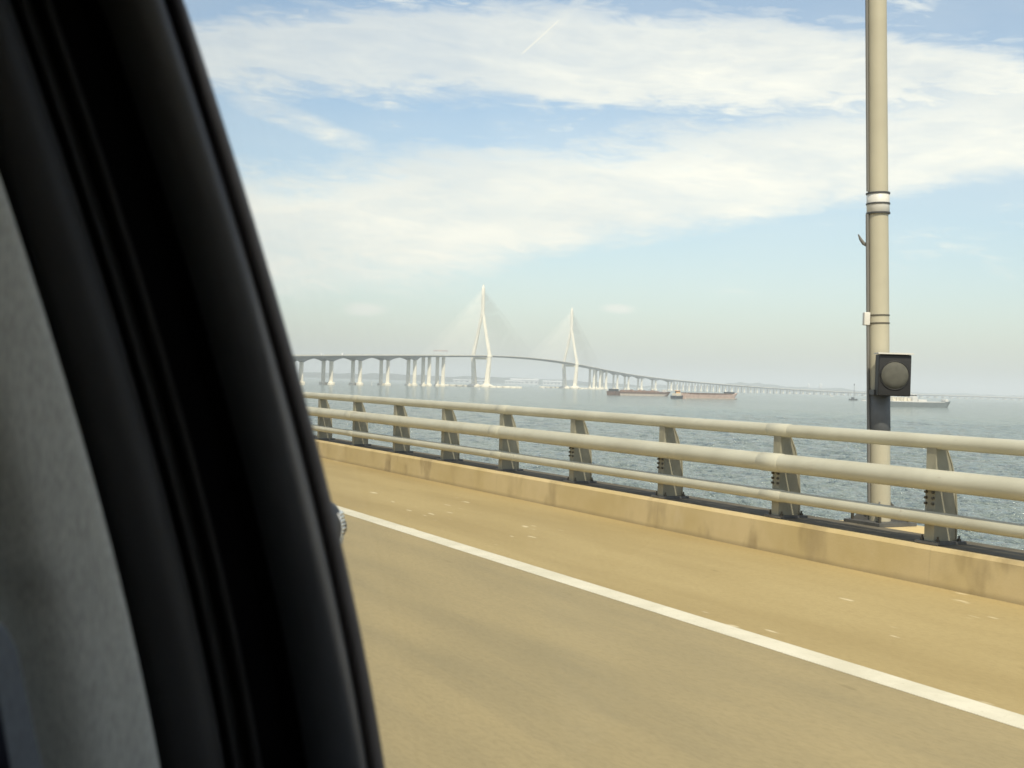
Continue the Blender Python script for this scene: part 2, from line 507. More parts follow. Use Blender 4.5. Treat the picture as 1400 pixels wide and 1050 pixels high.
def plan(xc, zc, z=0.0):
    """map survey coordinates (metres to the right / straight out to sea) -> world"""
    p = RIGHT * xc + FWD * zc
    return Vector((p.x, p.y, z))


UP = Vector((0, 0, 1))
SEA = -12.35

# ------------------------------------------------------------------ the sea
wm = MB()
n = 96
c0 = Vector((0, 0, SEA))
rings = [30, 120, 500, 2000, 8000, 30000]
vs = [c0] + [c0 + Vector((math.cos(2 * math.pi * k / n) * r, math.sin(2 * math.pi * k / n) * r, 0)) for r in rings for k in range(n)]
fs = [(0, 1 + k, 1 + (k + 1) % n) for k in range(n)]
for i in range(len(rings) - 1):
    a, b = 1 + i * n, 1 + (i + 1) * n
    fs += [(a + k, b + k, b + (k + 1) % n, a + (k + 1) % n) for k in range(n)]
wm.add(vs, fs)
tag(wm.build('water', 'water'), 'grey green sea with small wind ripples', kind='structure')

# wind waves on the nearer water, as real relief
import numpy as np
rng = np.random.default_rng(5)
NR, NA = 760, 560
rr = 70.0 * (1100.0 / 70.0) ** np.linspace(0, 1, NR)
aa = YAW + np.radians(np.linspace(-22, 34, NA))
RR, AA = np.meshgrid(rr, aa, indexing='ij')
WX, WY = RR * np.sin(AA), RR * np.cos(AA)
wind = math.radians(35)
Hh = np.zeros_like(WX)
for k in range(84):
    lam = 0.9 * (12.0 / 0.9) ** rng.random()
    th = wind + rng.normal(0, 0.55)
    kk = 2 * math.pi / lam
    amp = 0.031 * (lam / 4.0) ** 0.8
    if lam > 9: amp *= 0.6
    keep = np.clip((lam - RR * 0.004 * 1.6) / (RR * 0.004 * 1.6 + 1e-6), 0, 1)     # no waves finer than the mesh
    ph = kk * (WX * math.cos(th) + WY * math.sin(th)) + rng.random() * 6.283
    Hh += amp * keep * (np.sin(ph) + 0.25 * np.sin(2 * ph + 1.2))
gust = 0.75 + 0.25 * np.sin(WX * 0.021 + 1.3 * np.sin(WY * 0.013)) * np.sin(WY * 0.017 + 0.6)
fade = np.clip((1100 - RR) / 500, 0, 1) * np.clip((RR - 70) / 12, 0, 1)
ed_ = np.clip(np.minimum(np.arange(NA), NA - 1 - np.arange(NA)) / 25.0, 0, 1)[None, :]
fade = fade * ed_
WZ = SEA + 0.05 + fade * (0.45 + Hh * gust)
co = np.stack([WX, WY, WZ], -1).reshape(-1, 3).astype(np.float32)
ii = (np.arange(NR - 1)[:, None] * NA + np.arange(NA - 1)[None, :]).ravel()
quad = np.stack([ii, ii + NA, ii + NA + 1, ii + 1], -1).astype(np.int32)
me = bpy.data.meshes.new('water')
me.vertices.add(len(co)); me.vertices.foreach_set('co', co.ravel())
me.loops.add(quad.size); me.loops.foreach_set('vertex_index', quad.ravel())
me.polygons.add(len(quad)); me.polygons.foreach_set('loop_start', np.arange(0, quad.size, 4, dtype=np.int32))
me.update(calc_edges=True)
me.polygons.foreach_set('use_smooth', np.ones(len(quad), dtype=bool))
me.materials.append(M['water'])
wo = bpy.data.objects.new('water', me); COL.objects.link(wo)
tag(wo, 'wind ruffled sea beyond the guard rail', kind='structure')

# ------------------------------------------------------------------ our road deck
Y0, Y1 = -60.0, 420.0
XL, XR = -23.5, 8.2
LINE = (5.15, 5.37)

def sheet(x0, x1, z, y0=Y0, y1=Y1, step=20):
    m = MB()
    ys = [y0 + (y1 - y0) * i / step for i in range(step + 1)]
    m.loft([[Vector((x0, y, z)), Vector((x1, y, z))] for y in ys], closed=False, caps=False)
    return m
dk = MB()
prof = [(XL - 0.6, -0.005), (9.0, -0.005), (9.0, -0.45), (3.0, -0.9), (1.5, -3.0), (-16.5, -3.0), (-18.0, -0.9), (XL - 0.6, -0.45)]
dk.loft([[Vector((x, y, z)) for x, z in prof] for y in (Y0, 100, Y1)])
tag(dk.build('road_deck', 'girder'), 'concrete bridge deck carrying the road', kind='structure')
tag(sheet(XL, LINE[0] + 0.05, 0.0).build('road', 'lane'), 'greyish worn concrete traffic lane', kind='structure')
tag(sheet(LINE[0] + 0.05, XR, 0.001).build('road_shoulder', 'shoulder'), 'yellow tan hard shoulder beside the parapet', kind='structure')
pk = MB().loft([[Vector((LINE[0], y, 0.0015)), Vector((LINE[0] + 0.002, y, 0.0055)), Vector((LINE[1] - 0.002, y, 0.0055)), Vector((LINE[1], y, 0.0015))] for y in [Y0 + (Y1 - Y0) * i / 40 for i in range(41)]])
tag(pk.build('road_marking', 'paint'), 'solid white edge line between lane and shoulder', kind='structure')
lm = MB()
for k in range(24):
    y = -58 + k * 20
    lm.box((1.75, y + 4, 0.003), (0.15, 8, 0.004))
tag(lm.build('lane_marking', 'paint'), 'dashed white lane line', kind='structure')

# parapet kerbs (a concrete upstand with a chamfered top)
def upstand(x0, x1, h, name, label):
    s = 1 if x1 > x0 else -1
    p = [(x0, -0.01), (x0 + s * 0.012, h - 0.03), (x0 + s * 0.035, h), (x1, h), (x1, -0.3), (x0, -0.3)]
    m = MB().loft([[Vector((x, y, z)) for x, z in p] for y in [Y0 + i * 4 for i in range(int((Y1 - Y0) / 4) + 1)]])
    return tag(m.build(name, 'parapet'), label, 'parapet')
KX, KH = 8.2, 0.338
par = upstand(KX, 8.86, KH, 'parapet', 'low tan concrete parapet kerb with dark drip stains under the steel railing')
cap = MB()
cap.loft([[Vector((x, y, z)) for x, z in ((KX + 0.12, KH - 0.01), (KX + 0.12, KH + 0.006), (8.85, KH + 0.006), (8.85, KH - 0.01))] for y in (Y0, Y1)])
cap.build('parapet_top', 'darktop', par)  # darker strip along the kerb top, behind its front edge
upstand(XL, XL - 0.6, KH, 'parapet', 'plain concrete parapet kerb along the far side of the road')

# ------------------------------------------------------------------ guard rail
rail = thing('guard_rail', 'cream steel guard rail of three round tubes on tapered posts above the parapet', 'guard rail', (8.4, 0, KH))
RY0, RY1 = -14.0, 92.0
SP = 2.08
RAILS = (('top_rail', 8.36, 1.244, 0.066), ('middle_rail', 8.27, 0.913, 0.093), ('bottom_rail', 8.29, 0.576, 0.060))
for nm, x, z, r in RAILS:
    o = MB().tube([(x, RY0 + (RY1 - RY0) * i / 16, z) for i in range(17)], r, 24).build(nm, 'rail', rail)
    for k in range(-1, 5):
        y = 9.98 + k * SP * 3.0
        MB().tube([(x, y - 0.16, z), (x, y - 0.155, z), (x, y + 0.155, z), (x, y + 0.16, z)], [r + 0.001, r + 0.004, r + 0.004, r + 0.001], 24).build('rail_sleeve', 'rail', o)

def post_meshes():
    web = MB()
    # tapered web plate: x offsets relative to front face, z from kerb top to top rail
    zs = [KH, 0.60, 0.88, 1.06, 1.19]
    back = [0.262, 0.258, 0.235, 0.175, 0.112]
    x0 = 8.335
    for s in (-1,):
        loops = [[Vector((x0 - 0.001, -0.047, z)), Vector((x0 + b + 0.001, -0.047, z)), Vector((x0 + b + 0.001, 0.047, z)), Vector((x0 - 0.001, 0.047, z))] for z, b in zip(zs, back)]
        web.loft(loops)
    fl = MB()
    loops = [[Vector((x0 - 0.014, -0.055, z)), Vector((x0, -0.055, z)), Vector((x0, 0.055, z)), Vector((x0 - 0.014, 0.055, z))] for z in (KH, 1.19)]
    fl.loft(loops)
    bf = MB()
    loops = [[Vector((x0 + b, -0.055, z)), Vector((x0 + b + 0.014, -0.055, z)), Vector((x0 + b + 0.014, 0.055, z)), Vector((x0 + b, 0.055, z))] for z, b in zip(zs, back)]
    bf.loft(loops)
    web.v += []
    post = MB()
    for q in (web, fl, bf):
        post.add(q.v, q.f)
    bp = MB().box((x0 + 0.13, 0, KH + 0.019), (0.36, 0.26, 0.024))
    subs = []
    for sx in (-0.13, 0.13):
        for sy in (-0.09, 0.09):
            bo = MB().tube([(x0 + 0.13 + sx, sy, KH + 0.031), (x0 + 0.13 + sx, sy, KH + 0.052), (x0 + 0.13 + sx, sy, KH + 0.053), (x0 + 0.13 + sx, sy, KH + 0.078)], [0.018, 0.018, 0.009, 0.009], 8, smooth=False)
            subs.append((bo, 'anchor_bolt', 'bolt'))
    for nm, x, z, r in RAILS:
        if nm != 'top_rail':
            subs.append((MB().box((min(x + r + 0.02, x0 - 0.002), 0, z), (0.06, 0.09, r * 0.9), bevel=0.006), 'rail_bracket', 'post'))
    for k in range(3):
        for y in (-0.04, 0.04):
            subs.append((MB().tube([(x0 - 0.014, y, 0.80 - k * 0.05), (x0 - 0.036, y, 0.80 - k * 0.05)], 0.013, 6, smooth=False), 'flange_bolt', 'bolt'))
    return post, bp, subs
pm, bpm, subs = post_meshes()
k0 = int((RY0 + 1 - 7.90) / SP)
first = None
for k in range(k0, int((RY1 - 7.9) / SP)):
    y = 7.90 + k * SP
    if first is None:
        p = pm.build('post', 'post', rail)
        kids = [bpm.build('base_plate', 'plate', p)] + [q.build(nm, mt, p) for q, nm, mt in subs]
        first = (p, kids)
    else:
        p = first[0].copy(); COL.objects.link(p)
        for c in (first[1] if 3 < y < 16 else first[1][:1]):      # bolts only where they can be made out
            d = c.copy(); COL.objects.link(d); d.parent = p
    p.location.y = y

# ------------------------------------------------------------------ lamp post with its box
LEAN = math.tan(R(2.1))
PX, PY = 9.07, 9.26
lean_dir = -RIGHT
def pole_pt(z):
    q = lean_dir * (LEAN * (z - KH))
    return Vector((PX + q.x, PY + q.y, z))
ped = MB()
ped.loft([[Vector((x, y, z)) for x, y in ((8.80, PY - 0.42 - g), (9.40, PY - 0.30), (9.40, PY + 0.30), (8.80, PY + 0.42 + g))] for z, g in ((-0.4, 0.3), (KH + 0.0, 0.0))])
tag(ped.build('lamp_pedestal', 'parapet'), 'short concrete corbel outside the kerb carrying the lamp post', 'pedestal')
lp = thing('lamp_post', 'tall cream lamp post with dark clamp bands rising behind the guard rail', 'lamp post', (PX, PY, KH))
pz = [KH + 0.03, 2, 4, 7, 10, 14.2]
shaft = MB().tube([pole_pt(z) for z in pz], [0.106, 0.103, 0.099, 0.092, 0.084, 0.075], 28).build('shaft', 'pole', lp)
b = MB().box((PX, PY, KH + 0.02), (0.50, 0.50, 0.036))
for a in range(4):
    d = Vector((math.cos(a * math.pi / 2 + 0.78), math.sin(a * math.pi / 2 + 0.78), 0))
    t_ = UP.cross(d)
    q = [pole_pt(KH + 0.04) + d * 0.09, pole_pt(KH + 0.04) + d * 0.27, pole_pt(KH + 0.24) + d * 0.10]
    b.add([p + t_ * s for s in (-0.008, 0.008) for p in q], [(0, 1, 2), (5, 4, 3), (0, 3, 4, 1), (1, 4, 5, 2), (2, 5, 3, 0)])
b.build('base_plate', 'plate', lp)
for sx in (-1, 1):
    for sy in (-1, 1):
        MB().tube([(PX + sx * 0.19, PY + sy * 0.19, KH + 0.03), (PX + sx * 0.19, PY + sy * 0.19, KH + 0.11)], 0.016, 8).build('anchor_bolt', 'bolt', lp)
sv = MB().tube([pole_pt(3.46), pole_pt(3.465), pole_pt(3.665), pole_pt(3.67)], [0.104, 0.112, 0.112, 0.104], 28).build('sleeve', 'pale_metal', lp)
for z in (3.465, 3.56, 3.665):
    MB().tube([pole_pt(z - 0.008), pole_pt(z + 0.008)], 0.119, 28).build('clamp_band', 'band', lp)
for z in (2.36, 2.44):
    MB().tube([pole_pt(z - 0.006), pole_pt(z + 0.006)], 0.108, 28).build('clamp_band', 'bolt', lp)
MB().tube([pole_pt(1.275), pole_pt(1.278), pole_pt(1.655), pole_pt(1.658)], [0.1045, 0.1085, 0.1085, 0.1045], 28).build('dark_section', 'darkband', lp)  # dark grey tube round the shaft just below the box
sd = -RIGHT
cond = MB().tube([pole_pt(z) + sd * 0.118 - FWD * 0.03 for z in (0.5, 2.0, 3.45)], 0.016, 10)
cond.tube([pole_pt(z) + sd * 0.112 - FWD * 0.03 for z in (3.68, 6.0, 9.5)], 0.014, 10)
cond.build('cable_conduit', 'conduit', lp)
jb = MB().box(pole_pt(2.40) + sd * 0.13 - FWD * 0.02, (0.06, 0.07, 0.13), (RIGHT, FWD, UP), 0.008).build('junction_box', 'pale_metal', lp)
# small horn speaker / antenna on the side of the pole
hc = pole_pt(3.13) + sd * 0.12
h = MB().tube([hc - sd * 0.03, hc + sd * 0.03 + UP * 0.03, hc + sd * 0.06 + UP * 0.07, hc + sd * 0.085 + UP * 0.12], [0.016, 0.018, 0.015, 0.006], 10)
h.build('aerial', 'conduit', lp)
# arm and lamp head above the picture
ap = pole_pt(14.1)
arm = MB().tube([ap, ap + Vector((-0.4, 0, 0.35)), ap + Vector((-1.5, 0, 0.5))], [0.06, 0.05, 0.04], 14).build('arm', 'pole', lp)
MB().box(ap + Vector((-1.75, 0, 0.5)), (0.8, 0.3, 0.12), bevel=0.03).build('lamp_head', 'pale_metal', lp)

# black box with a round lens, on the pole
bz = 1.835
face = (-FWD * 0.98 - RIGHT * 0.06).normalized()
bx = UP.cross(face).normalized()       # box's own right as seen from the road
bc = pole_pt(bz) - FWD * 0.265 + RIGHT * 0.058
sb = thing('signal_box', 'black box with one round grey lens bolted to the lamp post', 'signal lamp', bc)
axb = (bx, -face, UP)
hb = MB().box(bc, (0.315, 0.15, 0.405), axb, 0.012)
hb.build('housing', 'blackbox', sb)
lens_c = bc + face * 0.078
ln = MB().tube([lens_c - face * 0.004, lens_c + face * 0.008, lens_c + face * 0.02, lens_c + face * 0.024], [0.134, 0.131, 0.08, 0.01], 32)
ln.build('lens', 'lens', sb)
rg = MB()
rg_pts = [lens_c + (bx * math.cos(a) + UP * math.sin(a)) * 0.139 for a in [2 * math.pi * i / 32 for i in range(33)]]
rg.tube(rg_pts, 0.007, 8, caps=False)
rg.build('lens_ring', 'blackbox', sb)
mb_ = MB().box(pole_pt(bz + 0.13) - FWD * 0.14 + RIGHT * 0.04, (0.20, 0.16, 0.04), (RIGHT, FWD, UP))
mb_.box(pole_pt(bz - 0.17) - FWD * 0.14 + RIGHT * 0.0, (0.24, 0.17, 0.05), (RIGHT, FWD, UP))
mb_.build('mounting_bracket', 'band', sb)
MB().box(bc + UP * 0.214 + face * 0.01, (0.34, 0.19, 0.014), axb).build('rain_hood', 'pale_metal', sb)

# ------------------------------------------------------------------ the long bridge
D = lambda h: (math.sin(R(h)), math.cos(R(h)))
T1 = (-73.6, 2883.0)
T2 = (T1[0] + 800 * D(17.8)[0], T1[1] + 800 * D(17.8)[1])

def walk(start, steps, sign):
    out, p = [], start
    for ds, hd in steps:
        p = (p[0] + sign * ds * D(hd)[0], p[1] + sign * ds * D(hd)[1])
        out.append((p, hd, ds))
    return out
left_steps = [(260, 18.1), (80, 18.1), (80, 17.5), (145, 16), (145, 14.2), (145, 12.3), (145, 10.2), (145, 8), (145, 5), (145, 0), (145, -6), (145, -12.5), (145, -19), (145, -24.5)]
right_steps = [(260, 18.1), (80, 18.1), (80, 18.6), (145, 19.5), (145, 20.5), (145, 24.5), (145, 27.0), (145, 31.0)]
hd = 34.0
for i in range(66):
    right_steps.append((50, hd)); hd += 0.72 if i < 50 else 0.3
sup = []          # (s, point, heading of the axis there, kind)
s = 0
for p, h, ds in walk(T1, left_steps, -1):
    s -= ds
    sup.append((s, p, h, 'pier', ds))
sup.reverse()
sup.append((0, T1, 18.1, 'pylon', 800))
sup.append((800, T2, 18.1, 'pylon', 800))
s = 800
for p, h, ds in walk(T2, right_steps, 1):
    s += ds
    sup.append((s, p, h, 'pier', ds))


def deck_h(s):
    """height of the carriageway above the sea"""
    x = s - 400
    if -400 <= x <= 400:
        return 78.5 - 4.6 * (x / 400) ** 2
    d = abs(x) - 400
    if x < 0:
        h = 73.9 - 0.023 * d - 0.006 * min(d, 1e9)
        return max(h, 12.5)
    h = 73.9 - 0.0245 * d - 0.004 * min(d, 1200)
    lo_ = 13.4
    k = 6.0
    return lo_ + k * math.log(1 + math.exp((h - lo_) / k))


def frame_at(s):
    """centre point, unit along, unit to the seaward side, for chainage s (piecewise smooth)"""
    for a, b in zip(sup, sup[1:]):
        if a[0] <= s <= b[0] or b is sup[-1]:
            break
    i = sup.index(a)
    def tang(j):
        j0, j1 = max(j - 1, 0), min(j + 1, len(sup) - 1)
        p0, p1 = sup[j0][1], sup[j1][1]
        if sup[j][3] == 'pylon': return D(18.1)
        L = math.hypot(p1[0] - p0[0], p1[1] - p0[1])
        return ((p1[0] - p0[0]) / L, (p1[1] - p0[1]) / L)
    t = (s - a[0]) / (b[0] - a[0])
    ta, tb = tang(i), tang(i + 1)
    Lab = b[0] - a[0]
    h00, h10, h01, h11 = 2*t**3-3*t**2+1, t**3-2*t**2+t, -2*t**3+3*t**2, t**3-t**2
    xc = h00*a[1][0] + h10*Lab*ta[0] + h01*b[1][0] + h11*Lab*tb[0]
    zc = h00*a[1][1] + h10*Lab*ta[1] + h01*b[1][1] + h11*Lab*tb[1]
    d0 = ((6*t*t-6*t)*a[1][0] + (3*t*t-4*t+1)*Lab*ta[0] + (6*t-6*t*t)*b[1][0] + (3*t*t-2*t)*Lab*tb[0],
          (6*t*t-6*t)*a[1][1] + (3*t*t-4*t+1)*Lab*ta[1] + (6*t-6*t*t)*b[1][1] + (3*t*t-2*t)*Lab*tb[1])
    L = math.hypot(*d0)
    al = plan(d0[0] / L, d0[1] / L)
    si = Vector((al.y, -al.x, 0))
    return plan(xc, zc, SEA + deck_h(s)), al, si


S0, S1 = sup[0][0], sup[-1][0]
br = thing('bridge', 'long white cable stayed bridge with two tall pylons crossing the far sea', 'bridge', plan(*T1, SEA))
# stations
st = []
for a, b in zip(sup, sup[1:]):
    L = b[0] - a[0]
    nn = 10 if L > 100 else 4
    if L > 700: nn = 24
    for k in range(nn):
        st.append(a[0] + L * k / nn)
st.append(S1)
DW = 16.3

def sweep_profile(profile, stations, mat, name, parent=br, cap=True):
    m = MB()
    loops = []
    for s in stations:
        c, al, si = frame_at(s)
        loops.append([c + si * x + UP * z for x, z in (profile(s) if callable(profile) else profile)])
    m.loft(loops, caps=cap)
    return m.build(name, mat, parent)

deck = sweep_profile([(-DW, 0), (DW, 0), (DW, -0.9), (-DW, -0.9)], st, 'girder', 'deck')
for sgn in (-1, 1):
    sweep_profile([(sgn * DW, 0), (sgn * DW, 1.15), (sgn * (DW - 0.5), 1.15), (sgn * (DW - 0.5), 0)], st, 'concrete', 'parapet', deck)


def depth(s):
    for a, b in zip(sup, sup[1:]):
        if a[0] <= s <= b[0]:
            L = b[0] - a[0]
            if a[0] >= -430 and b[0] <= 1230: return 3.2
            if L < 100: return 3.2
            t = (s - a[0]) / L
            q = abs(2 * t - 1)
            return 3.0 + 6.0 * q ** 2.2
    return 3.2
box_st = [s for s in st if -345 <= s <= 1145]
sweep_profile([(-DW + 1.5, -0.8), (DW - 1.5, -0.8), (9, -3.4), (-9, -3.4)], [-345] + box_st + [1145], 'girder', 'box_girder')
for sgn in (-1, 1):
    for lo_s, hi_s in ((S0, -345), (1145, S1)):
        ss_ = sorted(set([lo_s, hi_s] + [s for s in st if lo_s < s < hi_s]))
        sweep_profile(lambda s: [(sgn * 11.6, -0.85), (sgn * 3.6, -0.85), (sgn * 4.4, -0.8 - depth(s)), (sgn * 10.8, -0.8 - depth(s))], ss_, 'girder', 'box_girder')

for (s, p, h, kind, ds) in sup:
    if kind != 'pier': continue
    c, al, si = frame_at(s)
    base = Vector((c.x, c.y, SEA))
    big_ = ds > 60
    w, t_ = (6.0, 4.2) if big_ else (4.4, 2.8)
    if -430 <= s <= 1230: w, t_ = 6.6, 5.0
    m = MB()
    cp = MB()
    top_z = SEA + deck_h(s) - 0.8 - depth(s)
    for sgn in (-1, 1):
        q = base + si * (sgn * 6.9)
        loops = []
        for z, g in ((SEA + 1.5, 1.08), (SEA + 1.5 + (top_z - SEA) * 0.5, 1.0), (top_z + 0.3, 1.0)):
            a_, b_ = w * g / 2, t_ * g / 2
            ch = 0.6
            pts = [(-a_ + ch, -b_), (a_ - ch, -b_), (a_, -b_ + ch), (a_, b_ - ch), (a_ - ch, b_), (-a_ + ch, b_), (-a_, b_ - ch), (-a_, -b_ + ch)]
            loops.append([Vector((q.x, q.y, z)) + si * u + al * v for u, v in pts])
        m.loft(loops)
        cw = 13.5 if big_ else 7.5
        lo2 = []
        for z, g in ((SEA - 1, 1.0), (SEA + 3.6, 1.0), (SEA + 4.8, 0.82)):
            lo2.append([Vector((q.x, q.y, z)) + (si * math.cos(k * math.pi / 6) + al * math.sin(k * math.pi / 6)) * (cw / 2 * g) for k in range(12)])
        cp.loft(lo2)
    pr = m.build('pier', 'concrete', br)
    cp.build('pile_cap', 'cap', pr)

# pylons
def pylon(s):
    c, al, si = frame_at(s)
    base = Vector((c.x, c.y, SEA))
    root = MB()
    def sec(cx, z, w, t):
        return [base + UP * z + si * (cx + u * w / 2) + al * (v * t / 2) for u, v in
                ((-1, -.8), (-.8, -1), (.8, -1), (1, -.8), (1, .8), (.8, 1), (-.8, 1), (-1, .8))]
    hd_ = deck_h(s)
    # mast
    root.loft([sec(0, 168, 9.0, 9.5), sec(0, 178, 7.6, 8.6), sec(0, 232, 6.0, 7.4), sec(0, 236, 3.0, 5.0), sec(0, 240, 1.6, 3.0)])
    py = root.build('pylon', 'concrete', br)
    for sgn in (-1, 1):
        leg = MB()
        leg.loft([sec(sgn * 15.8, 6, 11.0, 13), sec(sgn * 17.2, 30, 9.0, 11.5), sec(sgn * 20.2, hd_ - 6, 8.0, 9.5), sec(sgn * 20.6, hd_ + 1, 7.2, 9.2),
                  sec(sgn * 12.2, hd_ + 40, 6.2, 8.5), sec(sgn * 2.2, 170, 5.0, 8.0)])
        leg.box(base + UP * (hd_ - 1.5) + si * (sgn * 21.0), (9.4, 11.5, 3.0), (si, al, UP))
        leg.build('pylon_leg', 'concrete', py)
        ft = MB()
        ft.loft([[base + UP * z + (si * (sgn * 15.5 + math.cos(k * math.pi / 8) * r) + al * math.sin(k * math.pi / 8) * r) for k in range(16)]
                 for z, r in ((-1, 17), (3.5, 17), (6.5, 10.5), (8, 7.5))])
        ft.build('footing', 'cap', py)
    MB().box(base + UP * (hd_ - 6.6), (36.5, 8, 5.2), (si, al, UP)).build('cross_beam', 'concrete', py)
    MB().box(base + UP * 1.2, (30, 15, 2.6), (si, al, UP)).build('tie_beam', 'cap', py)
    return py, base, al, si
rest = MB()
n_cab = 0
for s_t in (0.0, 800.0):
    py, base, al, si = pylon(s_t)
    for dirn in (-1, 1):
        inward = (dirn > 0) == (s_t == 0)
        reach = 392.0 if inward else 334.0
        for sgn in (-1, 1):
            for k in range(26):
                fr = (k + 0.6) / 25.6
                sd_ = s_t + dirn * (18 + (reach - 18) * fr)
                c, a2, s2_ = frame_at(sd_)
                p0 = c + s2_ * (sgn * 14.4) + UP * 0.6
                p1 = base + UP * (166 + 62 * fr ** 0.8) + si * (sgn * 2.0) + al * (dirn * 3.0)
                if n_cab < 100:
                    MB().tube([p0, p1], 0.15, 6, caps=False).build('stay_cable', 'cable', br)
                else:
                    rest.tube([p0, p1], 0.15, 6, caps=False)
                n_cab += 1
tag(rest.build('stay_cable', 'cable', br), kind='stuff')

# collision dolphins round the pylons
def dolphin(p, r, group, label):
    m = MB()
    m.loft([[p + Vector((math.cos(k * math.pi / 12) * rr, math.sin(k * math.pi / 12) * rr, z)) for k in range(24)] for z, rr in ((-1, r), (3.4, r), (4.0, r * 0.94))])
    o = m.build('collision_dolphin', 'cap')
    return tag(o, label, 'dolphin', group)
for s_t, lab, gp in ((0.0, 'round concrete dolphin in the water around the taller looking pylon', 'dolphins round the first pylon'),
                     (800.0, 'round concrete dolphin in the water around the smaller looking pylon', 'dolphins round the second pylon')):
    c, al, si = frame_at(s_t)
    for a_, b_ in ((-52, -45), (-52, 0), (-52, 45), (52, -60), (52, -25), (52, 12), (52, 48), (78, -42), (84, -8), (84, 26), (-78, -20), (-78, 22)):
        dolphin(Vector((c.x, c.y, SEA)) + si * a_ + al * b_, 9.5, gp, lab)

# sign gantry on the deck and a few trucks
def deck_box(m, s, off, length, width, z0, z1):
    c, al, si = frame_at(s)
    m.box(c + si * off + UP * ((z0 + z1) / 2), (width, length, z1 - z0), (si, al, UP))
c, al, si = frame_at(-262)
g = thing('sign_gantry', 'reddish sign gantry spanning the bridge deck above the closely spaced piers', 'sign gantry', c)
for sgn in (-1, 1):
    MB().box(c + si * (sgn * 15) + UP * 4.5, (0.7, 0.9, 9), (si, al, UP)).build('gantry_leg', 'whitewall', g)
gb = MB()
gb.box(c + UP * 9.3, (31.5, 1.0, 0.7), (si, al, UP)); gb.box(c + UP * 10.7, (31.5, 1.0, 0.5), (si, al, UP))
for k in range(11):
    gb.box(c + si * (-15 + 3 * k) + UP * 10.0, (0.35, 0.8, 1.2), (si, al, UP))
gb.build('gantry_beam', 'gantryred', g)
for off in (-8, 6):
    MB().box(c + si * off + UP * 8.4 - al * 0.6, (6.5, 0.3, 3.4), (si, al, UP)).build('sign_panel', 'whitewall', g)


def truck(s, off, length, height, dirn, label):
    c, al, si = frame_at(s)
    al = al * dirn
    si = si * dirn
    c = c + (si * off * dirn)
    t = thing('truck', label, 'truck', c, 'trucks on the long bridge')
    ax = (si, al, UP)
    MB().box(c + UP * (1.0 + (height - 1.0) / 2) - al * 1.3, (2.5, length - 2.8, height - 1.0), ax, 0.06).build('cargo_box', 'truckwhite', t)
    MB().box(c + UP * 1.75 + al * (length / 2 - 1.1), (2.4, 2.1, 2.3), ax, 0.2).build('cab', 'truckwhite', t)
    MB().box(c + UP * 2.2 + al * (length / 2 - 0.04), (2.1, 0.1, 0.9), ax).build('windscreen', 'glassdark', t)
    MB().box(c + UP * 0.8, (1.2, length - 0.8, 0.3), ax).build('chassis', 'band', t)
    for u in (-1.05, 1.05):
        for v in (length / 2 - 1.4, -length / 2 + 1.4, -length / 2 + 2.7):
            q = c + si * u + al * v + UP * 0.5
            MB().tube([q - si * 0.14, q + si * 0.14], 0.5, 16).build('wheel', 'tyre', t)
truck(-800, 8.0, 11.0, 4.4, 1, 'tall white box truck on the arched viaduct some way from the pylons')
truck(-905, 8.2, 8.0, 3.6, 1, 'white truck farther down the arched viaduct beside the dark car pillar')
truck(-125, 8.0, 11.0, 3.9, -1, 'white truck on the deck between the gantry and the taller looking pylon')
truck(1040, 8.0, 12.0, 4.2, 1, 'white truck on the descending deck just past the smaller looking pylon')


# ------------------------------------------------------------------ vessels
def vessel_axes(a, b):
    a, b = Vector(a), Vector(b)
    f = (b - a); L = f.length; f.normalize()
    return (a + b) / 2, f, Vector((f.y, -f.x, 0)), L


def hull(m, c, f, sd, L, B, H, draft=1.0, rake=0.06, sheer=0.0, stern_full=0.9, blunt=0.55, z0=None, z1=None):
    """stations from stern to bow"""
    z0 = -draft if z0 is None else z0
    z1 = H if z1 is None else z1
    loops = []
    for t in (0.0, 0.02, 0.06, 0.15, 0.5, 0.85, 0.93, 0.97, 1.0):
        wgt = stern_full + (1 - stern_full) * min(1, t / 0.06) if t < 0.06 else (1.0 if t < 0.86 else max(blunt * 0.6, 1 - (1 - blunt) * ((t - 0.86) / 0.14) ** 2))
        y = (t - 0.5) * L
        zt = z1 + sheer * max(0, (t - 0.7) / 0.3) ** 2 + sheer * 0.4 * max(0, (0.12 - t) / 0.12)
        rk = rake * L * max(0, (t - 0.86) / 0.14)
        hb_ = B / 2 * wgt
        loops.append([c + f * (y - rk) + sd * (-hb_ * 0.9) + UP * z0, c + f * (y - rk) + sd * (hb_ * 0.9) + UP * z0,
                      c + f * y + sd * hb_ + UP * zt, c + f * y - sd * hb_ + UP * zt])
    m.loft(loops)


def W3(px, py): return Vector((px, py, SEA))

# sand barge
a, b = plan(136, 1690, SEA), plan(228, 1810, SEA)
c, f, sd, L = vessel_axes(a, b)
bg = thing('barge', 'long rust red barge heaped with dark cargo in front of the arched spans', 'barge', c)
hm = MB(); hull(hm, c, f, sd, L, 16, 5.2, sheer=1.6, blunt=0.8); hm.build('hull', 'rusthull', bg)
hm = MB(); hull(hm, c, f, sd, L * 0.90, 16.3, 2.9, sheer=0, blunt=0.8); hm.build('waterline_band', 'boot', bg)
cg = MB()
for k in range(9):
    y = -L * 0.30 + k * L * 0.075
    hh = 2.4 + 2.0 * random.random()
    cg.loft([[c + f * y + f * (L * 0.05 * q * math.cos(a_)) + sd * (6.4 * q * math.sin(a_)) + UP * (5.0 + hh * z) for a_ in [i * math.pi / 6 for i in range(12)]] for q, z in ((1, 0), (0.6, 0.7), (0.15, 1))], smooth=True)
cg.build('cargo', 'deckrust', bg)
